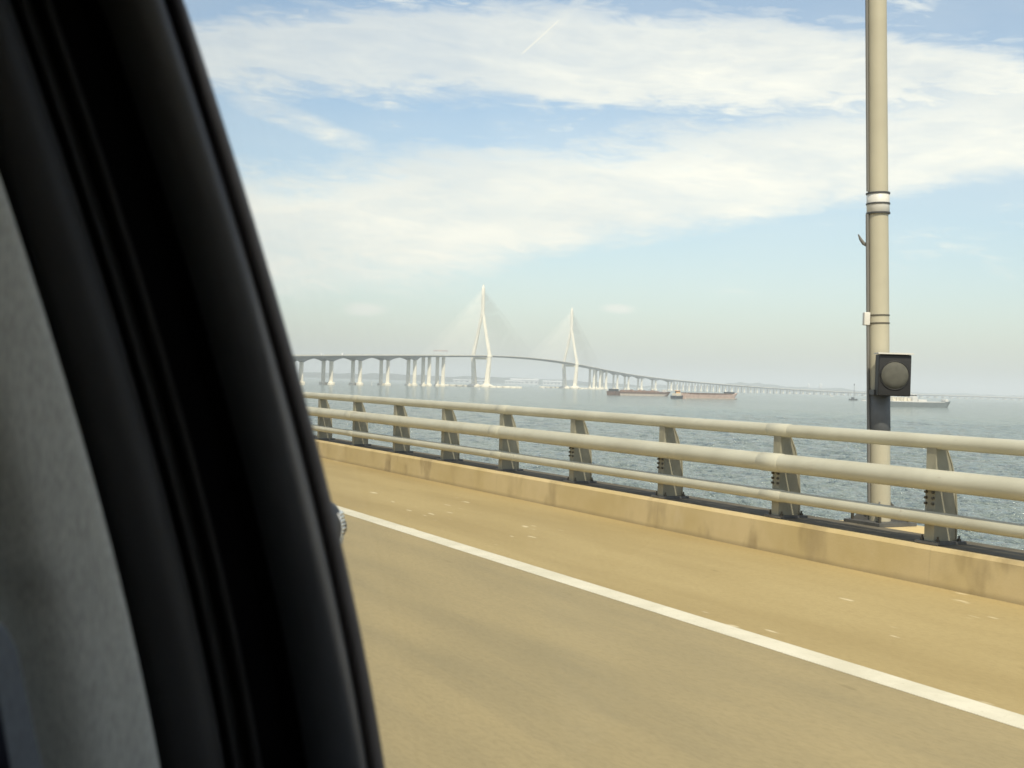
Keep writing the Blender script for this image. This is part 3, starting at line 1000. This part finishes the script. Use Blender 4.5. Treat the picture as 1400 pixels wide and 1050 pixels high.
MB().box(c + f * (L * 0.45) + UP * 7.4, (6, 5, 4.6), (sd, f, UP), 0.2).build('wheelhouse', 'shipwhite', bg)
MB().box(c - f * (L * 0.455) + UP * 7.0, (12, 7, 3.8), (sd, f, UP), 0.2).build('stern_winch', 'darkhull', bg)
rl = MB()
for k in range(8):
    q = c + f * (-L * 0.32 + k * L * 0.09) - sd * 7.6
    rl.tube([q + UP * 5.1, q + UP * 6.6], 0.16, 6)
rl.tube([c - f * L * 0.32 - sd * 7.6 + UP * 6.5, c + f * L * 0.32 - sd * 7.6 + UP * 6.5], 0.12, 6)
rl.build('railing', 'pale_metal', bg)

# second barge and its pusher tug
a, b = plan(205, 1495, SEA), plan(291, 1612, SEA)
c, f, sd, L = vessel_axes(a, b)
bg = thing('barge', 'faded red open barge with raised dark bow, pushed by an orange tug', 'barge', c)
hm = MB(); hull(hm, c, f, sd, L, 15, 5.6, sheer=3.0, blunt=0.7, rake=0.08); hm.build('hull', 'pinkhull', bg)
hm = MB(); hull(hm, c, f, sd, L * 0.99, 15.3, 1.6, sheer=0, blunt=0.7, rake=0.03); hm.build('waterline_band', 'boot', bg)
cm = MB()
for u in (-1, 1):
    cm.box(c + sd * (u * 6.2) + UP * 6.6 - f * 2, (0.6, L * 0.8, 2.2), (sd, f, UP))
for k in range(7):
    cm.box(c + f * (-L * 0.36 + k * L * 0.11) + UP * 6.4, (11.6, 0.6, 1.8), (sd, f, UP))
cm.build('coaming', 'deckrust', bg)
MB().box(c + f * (L * 0.40) + UP * 8.0, (10, 12, 3.4), (sd, f, UP), 0.5).build('bow_ramp', 'darkhull', bg)
tc_ = c - f * (L / 2 + 9)
tg = thing('tugboat', 'dark hulled pusher tug with orange wheelhouse behind the open barge', 'tugboat', tc_)
hm = MB(); hull(hm, tc_, f, sd, 18, 9, 3.2, sheer=1.0, blunt=0.6); hm.build('hull', 'darkhull', tg)
MB().box(tc_ + UP * 4.9 - f * 0.5, (6.6, 11.5, 3.4), (sd, f, UP), 0.3).build('deckhouse', 'buff', tg)
MB().box(tc_ + UP * 8.2 + f * 1.2, (4.8, 5.2, 3.4), (sd, f, UP), 0.3).build('wheelhouse', 'shiporange', tg)
MB().box(tc_ + UP * 8.7 + f * 1.2, (4.9, 5.3, 0.9), (sd, f, UP)).build('window_band', 'glassdark', tg)
MB().tube([tc_ + UP * 9.8, tc_ + UP * 14], [0.18, 0.1], 8).build('mast', 'shipwhite', tg)
MB().tube([tc_ - f * 4 + UP * 6, tc_ - f * 4 + UP * 9], 0.7, 12).build('funnel', 'darkhull', tg)

# grey and white ship by the lamp post
a, b = plan(398, 1330, SEA), plan(494, 1392, SEA)
c, f, sd, L = vessel_axes(a, b)
sp_ = thing('ship', 'grey hulled cargo ship with white superstructure seen beside the lamp post', 'ship', c)
hm = MB(); hull(hm, c, f, sd, L, 15, 5.4, sheer=2.0, blunt=0.35, rake=0.05); hm.build('hull', 'greyhull', sp_)
MB().box(c + UP * 5.9 - f * 4, (13.6, L * 0.80, 1.1), (sd, f, UP)).build('bulwark', 'shipwhite', sp_)
br_c = c - f * (L * 0.06)
hs = MB().box(br_c + UP * 8.6, (11, 8, 5.4), (sd, f, UP), 0.2)
hs.box(br_c + UP * 12.6 + f * 0.5, (9.5, 5.4, 2.8), (sd, f, UP), 0.2)
hs = hs.build('bridge_house', 'shipwhite', sp_)
MB().box(br_c + UP * 12.9 + f * 0.5, (9.7, 5.6, 1.0), (sd, f, UP)).build('window_band', 'glassdark', hs)
tk = MB()
for k in range(5):
    q = c - f * (L * 0.14 + k * 6.0)
    tk.box(q + UP * 8.2, (10, 5.2, 3.6 + 1.4 * (k % 2)), (sd, f, UP), 0.2)
tk.build('cargo_hatch', 'buff', sp_)
MB().box(br_c + f * 14 + UP * 7.4, (9, 14, 2.4), (sd, f, UP), 0.2).build('deck_crane_base', 'shipwhite', sp_)
MB().box(c + f * (L * 0.44) + UP * 8.0, (6, 5, 3), (sd, f, UP), 0.4).build('forecastle', 'shipwhite', sp_)
ms = MB()
for q in (br_c + UP * 12.5, br_c + f * 20 + UP * 5, c - f * (L * 0.3) + UP * 6):
    ms.tube([q, q + UP * 5.0], [0.3, 0.15], 8)
ms.build('mast', 'pale_metal', sp_)

# work boat with a tall mast
c = plan(606, 2185, SEA)
f = RIGHT; sd = -FWD
wb = thing('work_boat', 'small dark work boat with one very tall thin mast near the lamp post', 'boat', c)
hm = MB(); hull(hm, c, f, sd, 15, 6, 2.4, sheer=0.8, blunt=0.4); hm.build('hull', 'darkhull', wb)
MB().box(c + UP * 4.0 - f * 1, (4, 5, 3.2), (sd, f, UP), 0.3).build('cabin', 'darkhull', wb)
MB().tube([c + UP * 3 + f * 1, c + UP * 30 + f * 1], [0.45, 0.25], 8).build('mast', 'conduit', wb)
MB().box(c + UP * 28 + f * 1, (1.2, 1.4, 3.0), (sd, f, UP)).build('mast_head', 'conduit', wb)


def motorboat(c, f, L, label, grp='small white boats on the sea'):
    sd = Vector((f.y, -f.x, 0))
    o = thing('motorboat', label, 'boat', c, grp)
    hm = MB(); hull(hm, c, f, sd, L, L * 0.34, L * 0.16, draft=0.4, sheer=L * 0.05, blunt=0.3); hm.build('hull', 'shipwhite', o)
    MB().box(c + UP * (L * 0.25) - f * L * 0.08, (L * 0.24, L * 0.4, L * 0.2), (sd, f, UP), 0.1).build('cabin', 'shipwhite', o)
    MB().box(c + UP * (L * 0.27) - f * L * 0.08, (L * 0.245, L * 0.405, L * 0.07), (sd, f, UP)).build('window_band', 'glassdark', o)
motorboat(plan(960, 3700, SEA), -RIGHT, 13, 'bright white motorboat crossing before the far low bridge')
motorboat(plan(606, 2120, SEA), RIGHT, 9, 'white motorboat close beside the dark boat with the tall mast')


def buoy(c, h, label):
    o = thing('channel_buoy', label, 'buoy', c, 'pale channel buoys near the pylons')
    MB().tube([c - UP * 0.5, c + UP * 0.9, c + UP * 1.2], [1.5, 1.5, 1.1], 16).build('float', 'shipwhite', o)
    MB().tube([c + UP * 1.1, c + UP * h], [0.7, 0.35], 10).build('tower', 'shipwhite', o)
    MB().tube([c + UP * h, c + UP * (h + 0.8)], [0.6, 0.5], 10).build('lantern', 'pale_metal', o)
buoy(plan(-54.4, 2048, SEA), 5, 'white buoy standing in the water just in front of the taller looking pylon')
buoy(plan(72.6, 2832, SEA), 6, 'white buoy at the end of the dolphins of the smaller looking pylon')
buoy(plan(212.8, 2730, SEA), 5, 'white buoy near the dark end of the rust red barge')
buoy(plan(-255.7, 2244, SEA), 7, 'white buoy standing between the piers of the arched viaduct')

# ------------------------------------------------------------------ far shore
def ridge(u0, u1, dist, hmax, seed, depth_=1500, name='hills', label='low wooded hills on the far shore'):
    m = MB()
    nu, nv = 80, 8
    vs = []
    for j in range(nv + 1):
        for i in range(nu + 1):
            t = i / nu
            an = R(u0 + (u1 - u0) * t)
            d = dist + depth_ * (j / nv)
            e = math.sin(math.pi * t) ** 0.5
            prof_ = math.sin(math.pi * min(1, (j / nv) * 1.0)) ** 0.8 if j not in (0, nv) else 0
            hN = 0.55 + 0.45 * mnoise.noise(Vector((t * 9 + seed, j * 0.4, seed))) + 0.2 * mnoise.noise(Vector((t * 30 + seed, j * 0.9, 2)))
            z = -2 + hmax * e * prof_ * max(0.1, hN)
            vs.append(plan(d * math.tan(an), d, SEA + z))
    fs = [(j * (nu + 1) + i, j * (nu + 1) + i + 1, (j + 1) * (nu + 1) + i + 1, (j + 1) * (nu + 1) + i) for j in range(nv) for i in range(nu)]
    m.add(vs, fs, True)
    tag(m.build(name, 'hill'), label, kind='structure')
ridge(-14, 6.5, 10500, 95, 3.1)
ridge(6, 17.5, 12000, 105, 8.4)
ridge(13, 34, 15000, 80, 5.9)
for i, (px, w_, h_, d_, lab) in enumerate(((20, 150, 28, 9800, 'long low white shed on the far shore between the pylons'),
                                     (100, 220, 46, 9900, 'big white hall with curved roof on the far shore between the pylons'),
                                     (330, 170, 36, 9800, 'white terminal building on the far shore beside the smaller looking pylon'),
                                     (-330, 260, 24, 9700, 'pale warehouse on the far shore behind the taller looking pylon'))):
    c = plan(px, d_, SEA)
    o = thing('shore_building', lab, 'building', c, 'white buildings on the far shore')
    m = MB()
    m.box(c + UP * (h_ * 0.35), (w_, 80, h_ * 0.7), (RIGHT, FWD, UP))
    m.build('wall', 'whitewall', o)
    m = MB()
    loops = []
    for u in (-0.52, 0.52):
        loops.append([c + RIGHT * (u * w_) + FWD * (45 * math.cos(a_)) + UP * (h_ * 0.7 + h_ * 0.3 * math.sin(a_)) for a_ in [math.pi * k / 8 for k in range(9)]])
    m.loft(loops)
    m.build('roof', 'whitewall', o)
    m = MB()
    for k in range(6):
        m.box(c + RIGHT * (w_ * (-0.42 + k * 0.168)) - FWD * 40.2 + UP * (h_ * 0.35), (w_ * 0.08, 1, h_ * 0.3), (RIGHT, FWD, UP))
    m.build('window', 'glassdark', o)
for px, lab in ((2960, 'white storage dome on the far hill, the smaller one'), (3080, 'white storage dome on the far hill, the larger one')):
    r_ = 15 if px < 3000 else 19
    c = plan(px, 12300, SEA + 74)
    m = MB()
    m.loft([[c + Vector((math.cos(k * math.pi / 8) * r_ * q, math.sin(k * math.pi / 8) * r_ * q, z * r_)) for k in range(16)] for q, z in ((1, -1.5), (1, 0.3), (0.87, 0.7), (0.5, 1.05), (0.05, 1.15))], smooth=True)
    tag(m.build('storage_dome', 'shipwhite'), lab, 'storage dome', 'white domes on the far hill')

# ------------------------------------------------------------------ the van we sit in
POLY = [0.13788604, -0.17865377, -0.31573255, 0.2588273]
def edge_x(z):
    """side of the van (door glass line) as a function of height"""
    def pol(q):
        q -= 1.65
        return ((POLY[0] * q + POLY[1]) * q + POLY[2]) * q + POLY[3]
    if z < 1.37: return pol(1.37) + 0.055 * (1 - math.exp((z - 1.37) / 0.2))
    if z > 1.90: return pol(1.90) - 0.46 * (z - 1.90) - 0.8 * (z - 1.90) ** 2
    return pol(z)
XM = -0.66                                     # centre plane of the van
def side(z, right=True, off=0.0):
    x = edge_x(z) + off
    return x if right else 2 * XM - x
BELT, ROOF = 1.345, 1.985
van = thing('van', 'dark passenger van whose door pillar and window frame fill one side of the view', 'van', (XM, 0.4, 0.0))
ZW = [BELT - 0.04 + (ROOF - BELT + 0.04) * i / 28 for i in range(29)]

def strip(profile, name, mat, parent, right=True, zs=ZW, closed=True, smooth=True):
    loops = []
    for z in zs:
        loops.append([Vector((side(z, right, dx), y, z)) for dx, y in profile])
    return MB().loft(loops, closed=closed, caps=closed, smooth=smooth).build(name, mat, parent)

def arc(pts, n=6):
    """Catmull-Rom through the profile points"""
    out = []
    for i in range(len(pts) - 1):
        p0 = pts[max(i - 1, 0)]; p1 = pts[i]; p2 = pts[i + 1]; p3 = pts[min(i + 2, len(pts) - 1)]
        for k in range(n):
            t = k / n
            out.append(tuple(0.5 * (2 * p1[j] + (p2[j] - p0[j]) * t + (2 * p0[j] - 5 * p1[j] + 4 * p2[j] - p3[j]) * t * t + (3 * p1[j] - p0[j] - 3 * p2[j] + p3[j]) * t ** 3) for j in (0, 1)))
    out.append(pts[-1])
    return out

# rear side door with its window frame, rubber and glass
door = MB()
ZL = [0.38 + (BELT - 0.38) * i / 14 for i in range(15)]
def panel(y0, y1, right, thick=0.06):
    loops = []
    for y in (y0, y1):
        loops.append([Vector((side(z, right, 0.03), y, z)) for z in ZL] + [Vector((side(z, right, 0.03 - thick), y, z)) for z in reversed(ZL)])
    return MB().loft(loops)
rdoor = panel(-0.42, 0.86, True).build('rear_door', 'carpaint', van)
strip(arc([(0.0, 0.802), (-0.0012, 0.7975), (-0.0045, 0.7955), (-0.0080, 0.7975), (-0.0092, 0.803)], 5) + [(-0.0092, 0.83), (0.0, 0.83)],
      'window_seal', 'rubber', rdoor)
strip(arc([(-0.0094, 0.812), (-0.0120, 0.806), (-0.0140, 0.7985), (-0.0185, 0.794), (-0.0250, 0.796), (-0.0325, 0.806), (-0.0385, 0.822), (-0.0430, 0.845)], 5) +
      [(-0.0430, 0.87), (0.004, 0.87), (0.004, 0.832), (-0.0094, 0.832)], 'window_frame', 'doorframe', rdoor)
rec = strip([(-0.0436, 0.845), (-0.0520, 0.862), (-0.0760, 0.862), (-0.0760, 0.88), (-0.0436, 0.88)], 'pillar_recess', 'black', van, smooth=False)
piv = strip(arc([(-0.0752, 0.85), (-0.0770, 0.838), (-0.0800, 0.8345), (-0.0835, 0.838), (-0.0850, 0.85)], 4) + [(-0.0850, 0.88), (-0.0752, 0.88)], 'weatherstrip', 'strip', van)
strip(arc([(-0.0852, 0.852), (-0.0890, 0.846), (-0.0920, 0.842), (-0.0945, 0.832), (-0.0972, 0.829), (-0.1000, 0.833), (-0.1012, 0.848)], 4) + [(-0.1012, 0.88), (-0.0852, 0.88)], 'weatherstrip', 'strip', van)
strip(arc([(-0.1014, 0.850), (-0.1035, 0.842), (-0.1060, 0.822), (-0.1110, 0.806), (-0.1210, 0.800), (-0.1340, 0.803), (-0.1440, 0.812), (-0.1500, 0.830)], 5) + [(-0.1500, 0.88), (-0.1014, 0.88)], 'pillar_seal', 'seal', van)
strip(arc([(-0.1502, 0.822), (-0.1504, 0.808), (-0.1530, 0.800), (-0.1600, 0.796), (-0.1850, 0.795), (-0.2000, 0.802), (-0.2130, 0.820), (-0.2220, 0.850), (-0.2270, 0.90)], 6) +
      [(-0.2270, 0.95), (-0.1502, 0.95)], 'pillar_trim', 'trim', van)
# outside skin of the pillar and front door frame behind it
strip([(-0.227, 0.885), (0.012, 0.885), (0.012, 0.985), (-0.05, 0.985), (-0.05, 0.955), (-0.227, 0.955)], 'door_pillar', 'carpaint', van, smooth=False)

# other pillars
def pillar(y0, y1, right, name='door_pillar', y0t=None, y1t=None):
    y0t = y0 if y0t is None else y0t
    y1t = y1 if y1t is None else y1t
    loops = []
    for z in ZW:
        t = (z - BELT) / (ROOF - BELT)
        ya, yb = y0 + (y0t - y0) * t, y1 + (y1t - y1) * t
        loops.append([Vector((side(z, right, 0.012), ya, z)), Vector((side(z, right, 0.012), yb, z)), Vector((side(z, right, -0.09), yb, z)), Vector((side(z, right, -0.09), ya, z))])
    return MB().loft(loops).build(name, 'carpaint', van)
pillar(-0.62, -0.44, True); pillar(-1.75, -1.55, True)
pillar(2.35, 2.43, True, 'windscreen_pillar', 1.35, 1.45)
for a_, b_ in ((0.80, 0.98), (-0.62, -0.44), (-1.75, -1.55)):
    pillar(a_, b_, False)
pillar(2.35, 2.43, False, 'windscreen_pillar', 1.35, 1.45)
# lower body
for y0_, y1_, nm, rt in ((0.875, 2.15, 'front_door', True), (-1.75, -0.43, 'body_side', True), (-1.75, 2.15, 'body_side', False), (2.16, 3.1, 'front_wing', True), (2.16, 3.1, 'front_wing', False)):
    panel(y0_, y1_, rt).build(nm, 'carpaint', van)
MB().box((XM, 0.2, 0.40), (2.02, 3.9, 0.08)).build('floor_pan', 'seat', van)
xr = side(ROOF, True, 0.014)
rw = xr - XM
rf = MB()
loops = []
for y, dz in ((-1.80, -0.04), (-1.5, 0.02), (0.0, 0.055), (1.2, 0.03), (1.45, -0.01)):
    loops.append([Vector((XM + rw * math.sin(a_) * 1.0, y, ROOF - 0.02 + dz + 0.04 * math.cos(a_))) for a_ in [R(-90) + R(180) * k / 12 for k in range(13)]] +
                 [Vector((XM + rw * 0.98, y, ROOF - 0.05 + dz)), Vector((XM - rw * 0.98, y, ROOF - 0.05 + dz))])
rf.loft(loops)
rf.build('roof', 'carpaint', van)
MB().loft([[Vector((x, y, z)) for x, z in ((XM - rw * 0.97, ROOF - 0.045 + dz), (XM + rw * 0.97, ROOF - 0.045 + dz), (XM + rw * 0.97, ROOF - 0.075 + dz), (XM - rw * 0.97, ROOF - 0.075 + dz))]
           for y, dz in ((-1.78, -0.04), (-1.5, 0.02), (0.0, 0.055), (1.2, 0.03), (1.42, -0.01))]).build('headliner', 'liner', van)
# panes
def pane(y0, y1, right, parent=van, y1t=None):
    t_ = 0.004
    loops = []
    for z in ZW:
        q = (z - BELT) / (ROOF - BELT)
        yb = y1 + ((y1t if y1t is not None else y1) - y1) * q
        loops.append([Vector((side(z, right, 0.000), y0, z)), Vector((side(z, right, 0.000), yb, z)), Vector((side(z, right, -t_), yb, z)), Vector((side(z, right, -t_), y0, z))])
    return MB().loft(loops).build('window', 'pane', parent)
pane(-0.438, 0.806, True, rdoor)
pane(0.99, 2.34, True, van, 1.36)
pane(-1.54, -0.63, True)
pane(-0.43, 0.79, False); pane(0.99, 2.34, False, van, 1.36); pane(-1.54, -0.63, False)
def cross_pane(ya, yb, za, zb, name):
    m = MB()
    loops = []
    for z, y in ((za, ya), (zb, yb)):
        w_ = side(z, True, -0.03) - XM
        loops.append([Vector((XM - w_, y, z)), Vector((XM + w_, y, z)), Vector((XM + w_, y + 0.005, z)), Vector((XM - w_, y + 0.005, z))])
    m.loft(loops).build(name, 'pane', van)
cross_pane(2.40, 1.43, 1.30, 1.96, 'windscreen')
cross_pane(-1.80, -1.76, 1.35, 1.93, 'rear_window')
MB().box((XM, -1.78, 0.86), (1.98, 0.07, 0.96), bevel=0.03).build('tailgate', 'carpaint', van)
# bonnet, dash, bumper
bn = MB()
bn.loft([[Vector((XM - 1.0, y, 0.6)), Vector((XM + 1.0, y, 0.6)), Vector((XM + 0.98, y, z)), Vector((XM, y, z + 0.05)), Vector((XM - 0.98, y, z))] for y, z in ((2.42, 1.27), (2.9, 1.14), (3.14, 0.95))])
bn.build('bonnet', 'carpaint', van)
MB().box((XM, 3.13, 0.55), (2.0, 0.16, 0.38), bevel=0.06).build('bumper', 'carpaint', van)
for u in (-0.78, 0.78):
    MB().box((XM + u, 3.17, 0.86), (0.36, 0.06, 0.13), bevel=0.02).build('headlight', 'lamp', van)
MB().box((XM, 2.1, 1.10), (1.86, 0.5, 0.30), bevel=0.08).build('dashboard', 'seat', van)
for u in (-0.98, 0.98):
    for y in (2.42, -1.05):
        q = Vector((XM + u * 0.93, y, 0.34))
        w_ = MB().tube([q + Vector((-0.11, 0, 0)), q + Vector((-0.09, 0, 0)), q + Vector((0.09, 0, 0)), q + Vector((0.11, 0, 0))], [0.30, 0.34, 0.34, 0.30], 28).build('wheel', 'tyre', van)
        MB().tube([q + Vector((-0.114, 0, 0)), q + Vector((0.114, 0, 0))], 0.21, 24).build('rim', 'rim', w_)
# seats
def seat(cx, cy):
    s_ = MB().box((cx, cy, 0.86), (0.50, 0.52, 0.16), bevel=0.06).build('seat', 'seat', van)
    ax = (Vector((1, 0, 0)), Vector((0, math.cos(R(-14)), math.sin(R(-14)))), Vector((0, -math.sin(R(-14)) * -1, math.cos(R(-14)))))
    ax = (Vector((1, 0, 0)), Vector((0, 0.97, 0.24)), Vector((0, -0.24, 0.97)))
    MB().box((cx, cy - 0.30, 1.18), (0.48, 0.15, 0.62), ax, 0.06).build('backrest', 'seat', s_)
    MB().box((cx, cy - 0.40, 1.58), (0.27, 0.10, 0.18), ax, 0.04).build('headrest', 'seat', s_)
seat(-0.34, 1.30); seat(-1.02, 1.30)
for cx in (-0.22, -0.72, -1.2):
    seat(cx, -0.55)
# seat belt hanging from the pillar
bl = MB()
pts_r = [(0.0722, 1.509), (0.0790, 1.4964), (0.0867, 1.4623), (0.0949, 1.4257), (0.1072, 1.369), (0.118, 1.25), (0.12, 1.0)]
pts_l = [(0.055, 1.523), (0.0642, 1.4991), (0.0704, 1.4658), (0.0771, 1.4301), (0.0875, 1.3749), (0.098, 1.25), (0.10, 1.0)]
loops = []
for (xr_, z), (xl_, z2) in zip(pts_r, pts_l):
    loops.append([Vector((xl_, 0.742, z2)), Vector((xr_, 0.750, z)), Vector((xr_, 0.752, z)), Vector((xl_, 0.744, z2))])
bl.loft(loops)
sbelt = bl.build('seat_belt', 'belt', van)
gd = MB().box((0.040, 0.765, 1.528), (0.05, 0.02, 0.022), bevel=0.006)
gd.build('belt_guide', 'seat', sbelt)
# wing mirror
mc = Vector((0.588, 1.93, 1.404))
mm = MB()
rows = []
for i in range(13):
    t = -1 + 2 * i / 12
    r_ = max(0.02, (1 - abs(t) ** 2.4)) ** 0.5
    rows.append([mc + Vector((t * 0.118, math.sin(a_) * 0.055 * r_, math.cos(a_) * 0.066 * r_ + (0.004 * t))) for a_ in [2 * math.pi * k / 20 for k in range(20)]])
mm.loft(rows, smooth=True)
mir = mm.build('wing_mirror', 'mirrorcase', van)
MB().tube([mc + Vector((-0.10, 0.0, -0.02)), Vector((0.36, 1.98, 1.38))], [0.03, 0.035], 12).build('mirror_arm', 'mirrorcase', mir)
gl = MB()
gl.loft([[mc + Vector((math.cos(a_) * 0.085 * q, -0.050 - dy, math.sin(a_) * 0.042 * q)) for a_ in [2 * math.pi * k / 24 for k in range(24)]] for q, dy in ((1, 0.0), (0.98, 0.007))])
gl.build('mirror_glass', 'mirrorglass', mir)
ind = MB()
for k in range(9):
    z = -0.024 + k * 0.006
    ind.tube([mc + Vector((0.100 - abs(z) * 0.22, -0.030, z + 0.004)), mc + Vector((0.114 - abs(z) * 0.22, -0.008, z + 0.004)), mc + Vector((0.117 - abs(z) * 0.25, 0.015, z + 0.004))], 0.0034, 8)
ind.build('indicator', 'chrome', mir)

# ------------------------------------------------------------------ sea haze
hz = MB().box((0, 0, (SEA - 1 + 262) / 2), (64000, 64000, 262 - (SEA - 1)))
hm_ = bpy.data.materials.new('sea haze')
hm_.use_nodes = True
ht = NT(hm_.node_tree)
ht.n.clear()
ho = ht.node('ShaderNodeOutputMaterial')
pv = ht.node('ShaderNodeVolumePrincipled')
pv.inputs['Color'].default_value = (0.94, 0.98, 1.0, 1)
pv.inputs['Density'].default_value = 1.25e-4
pv.inputs['Anisotropy'].default_value = 0.0
ht.l.new(pv.outputs[0], ho.inputs['Volume'])
tag(hz.build('haze', hm_), 'pale haze over the sea', kind='stuff')
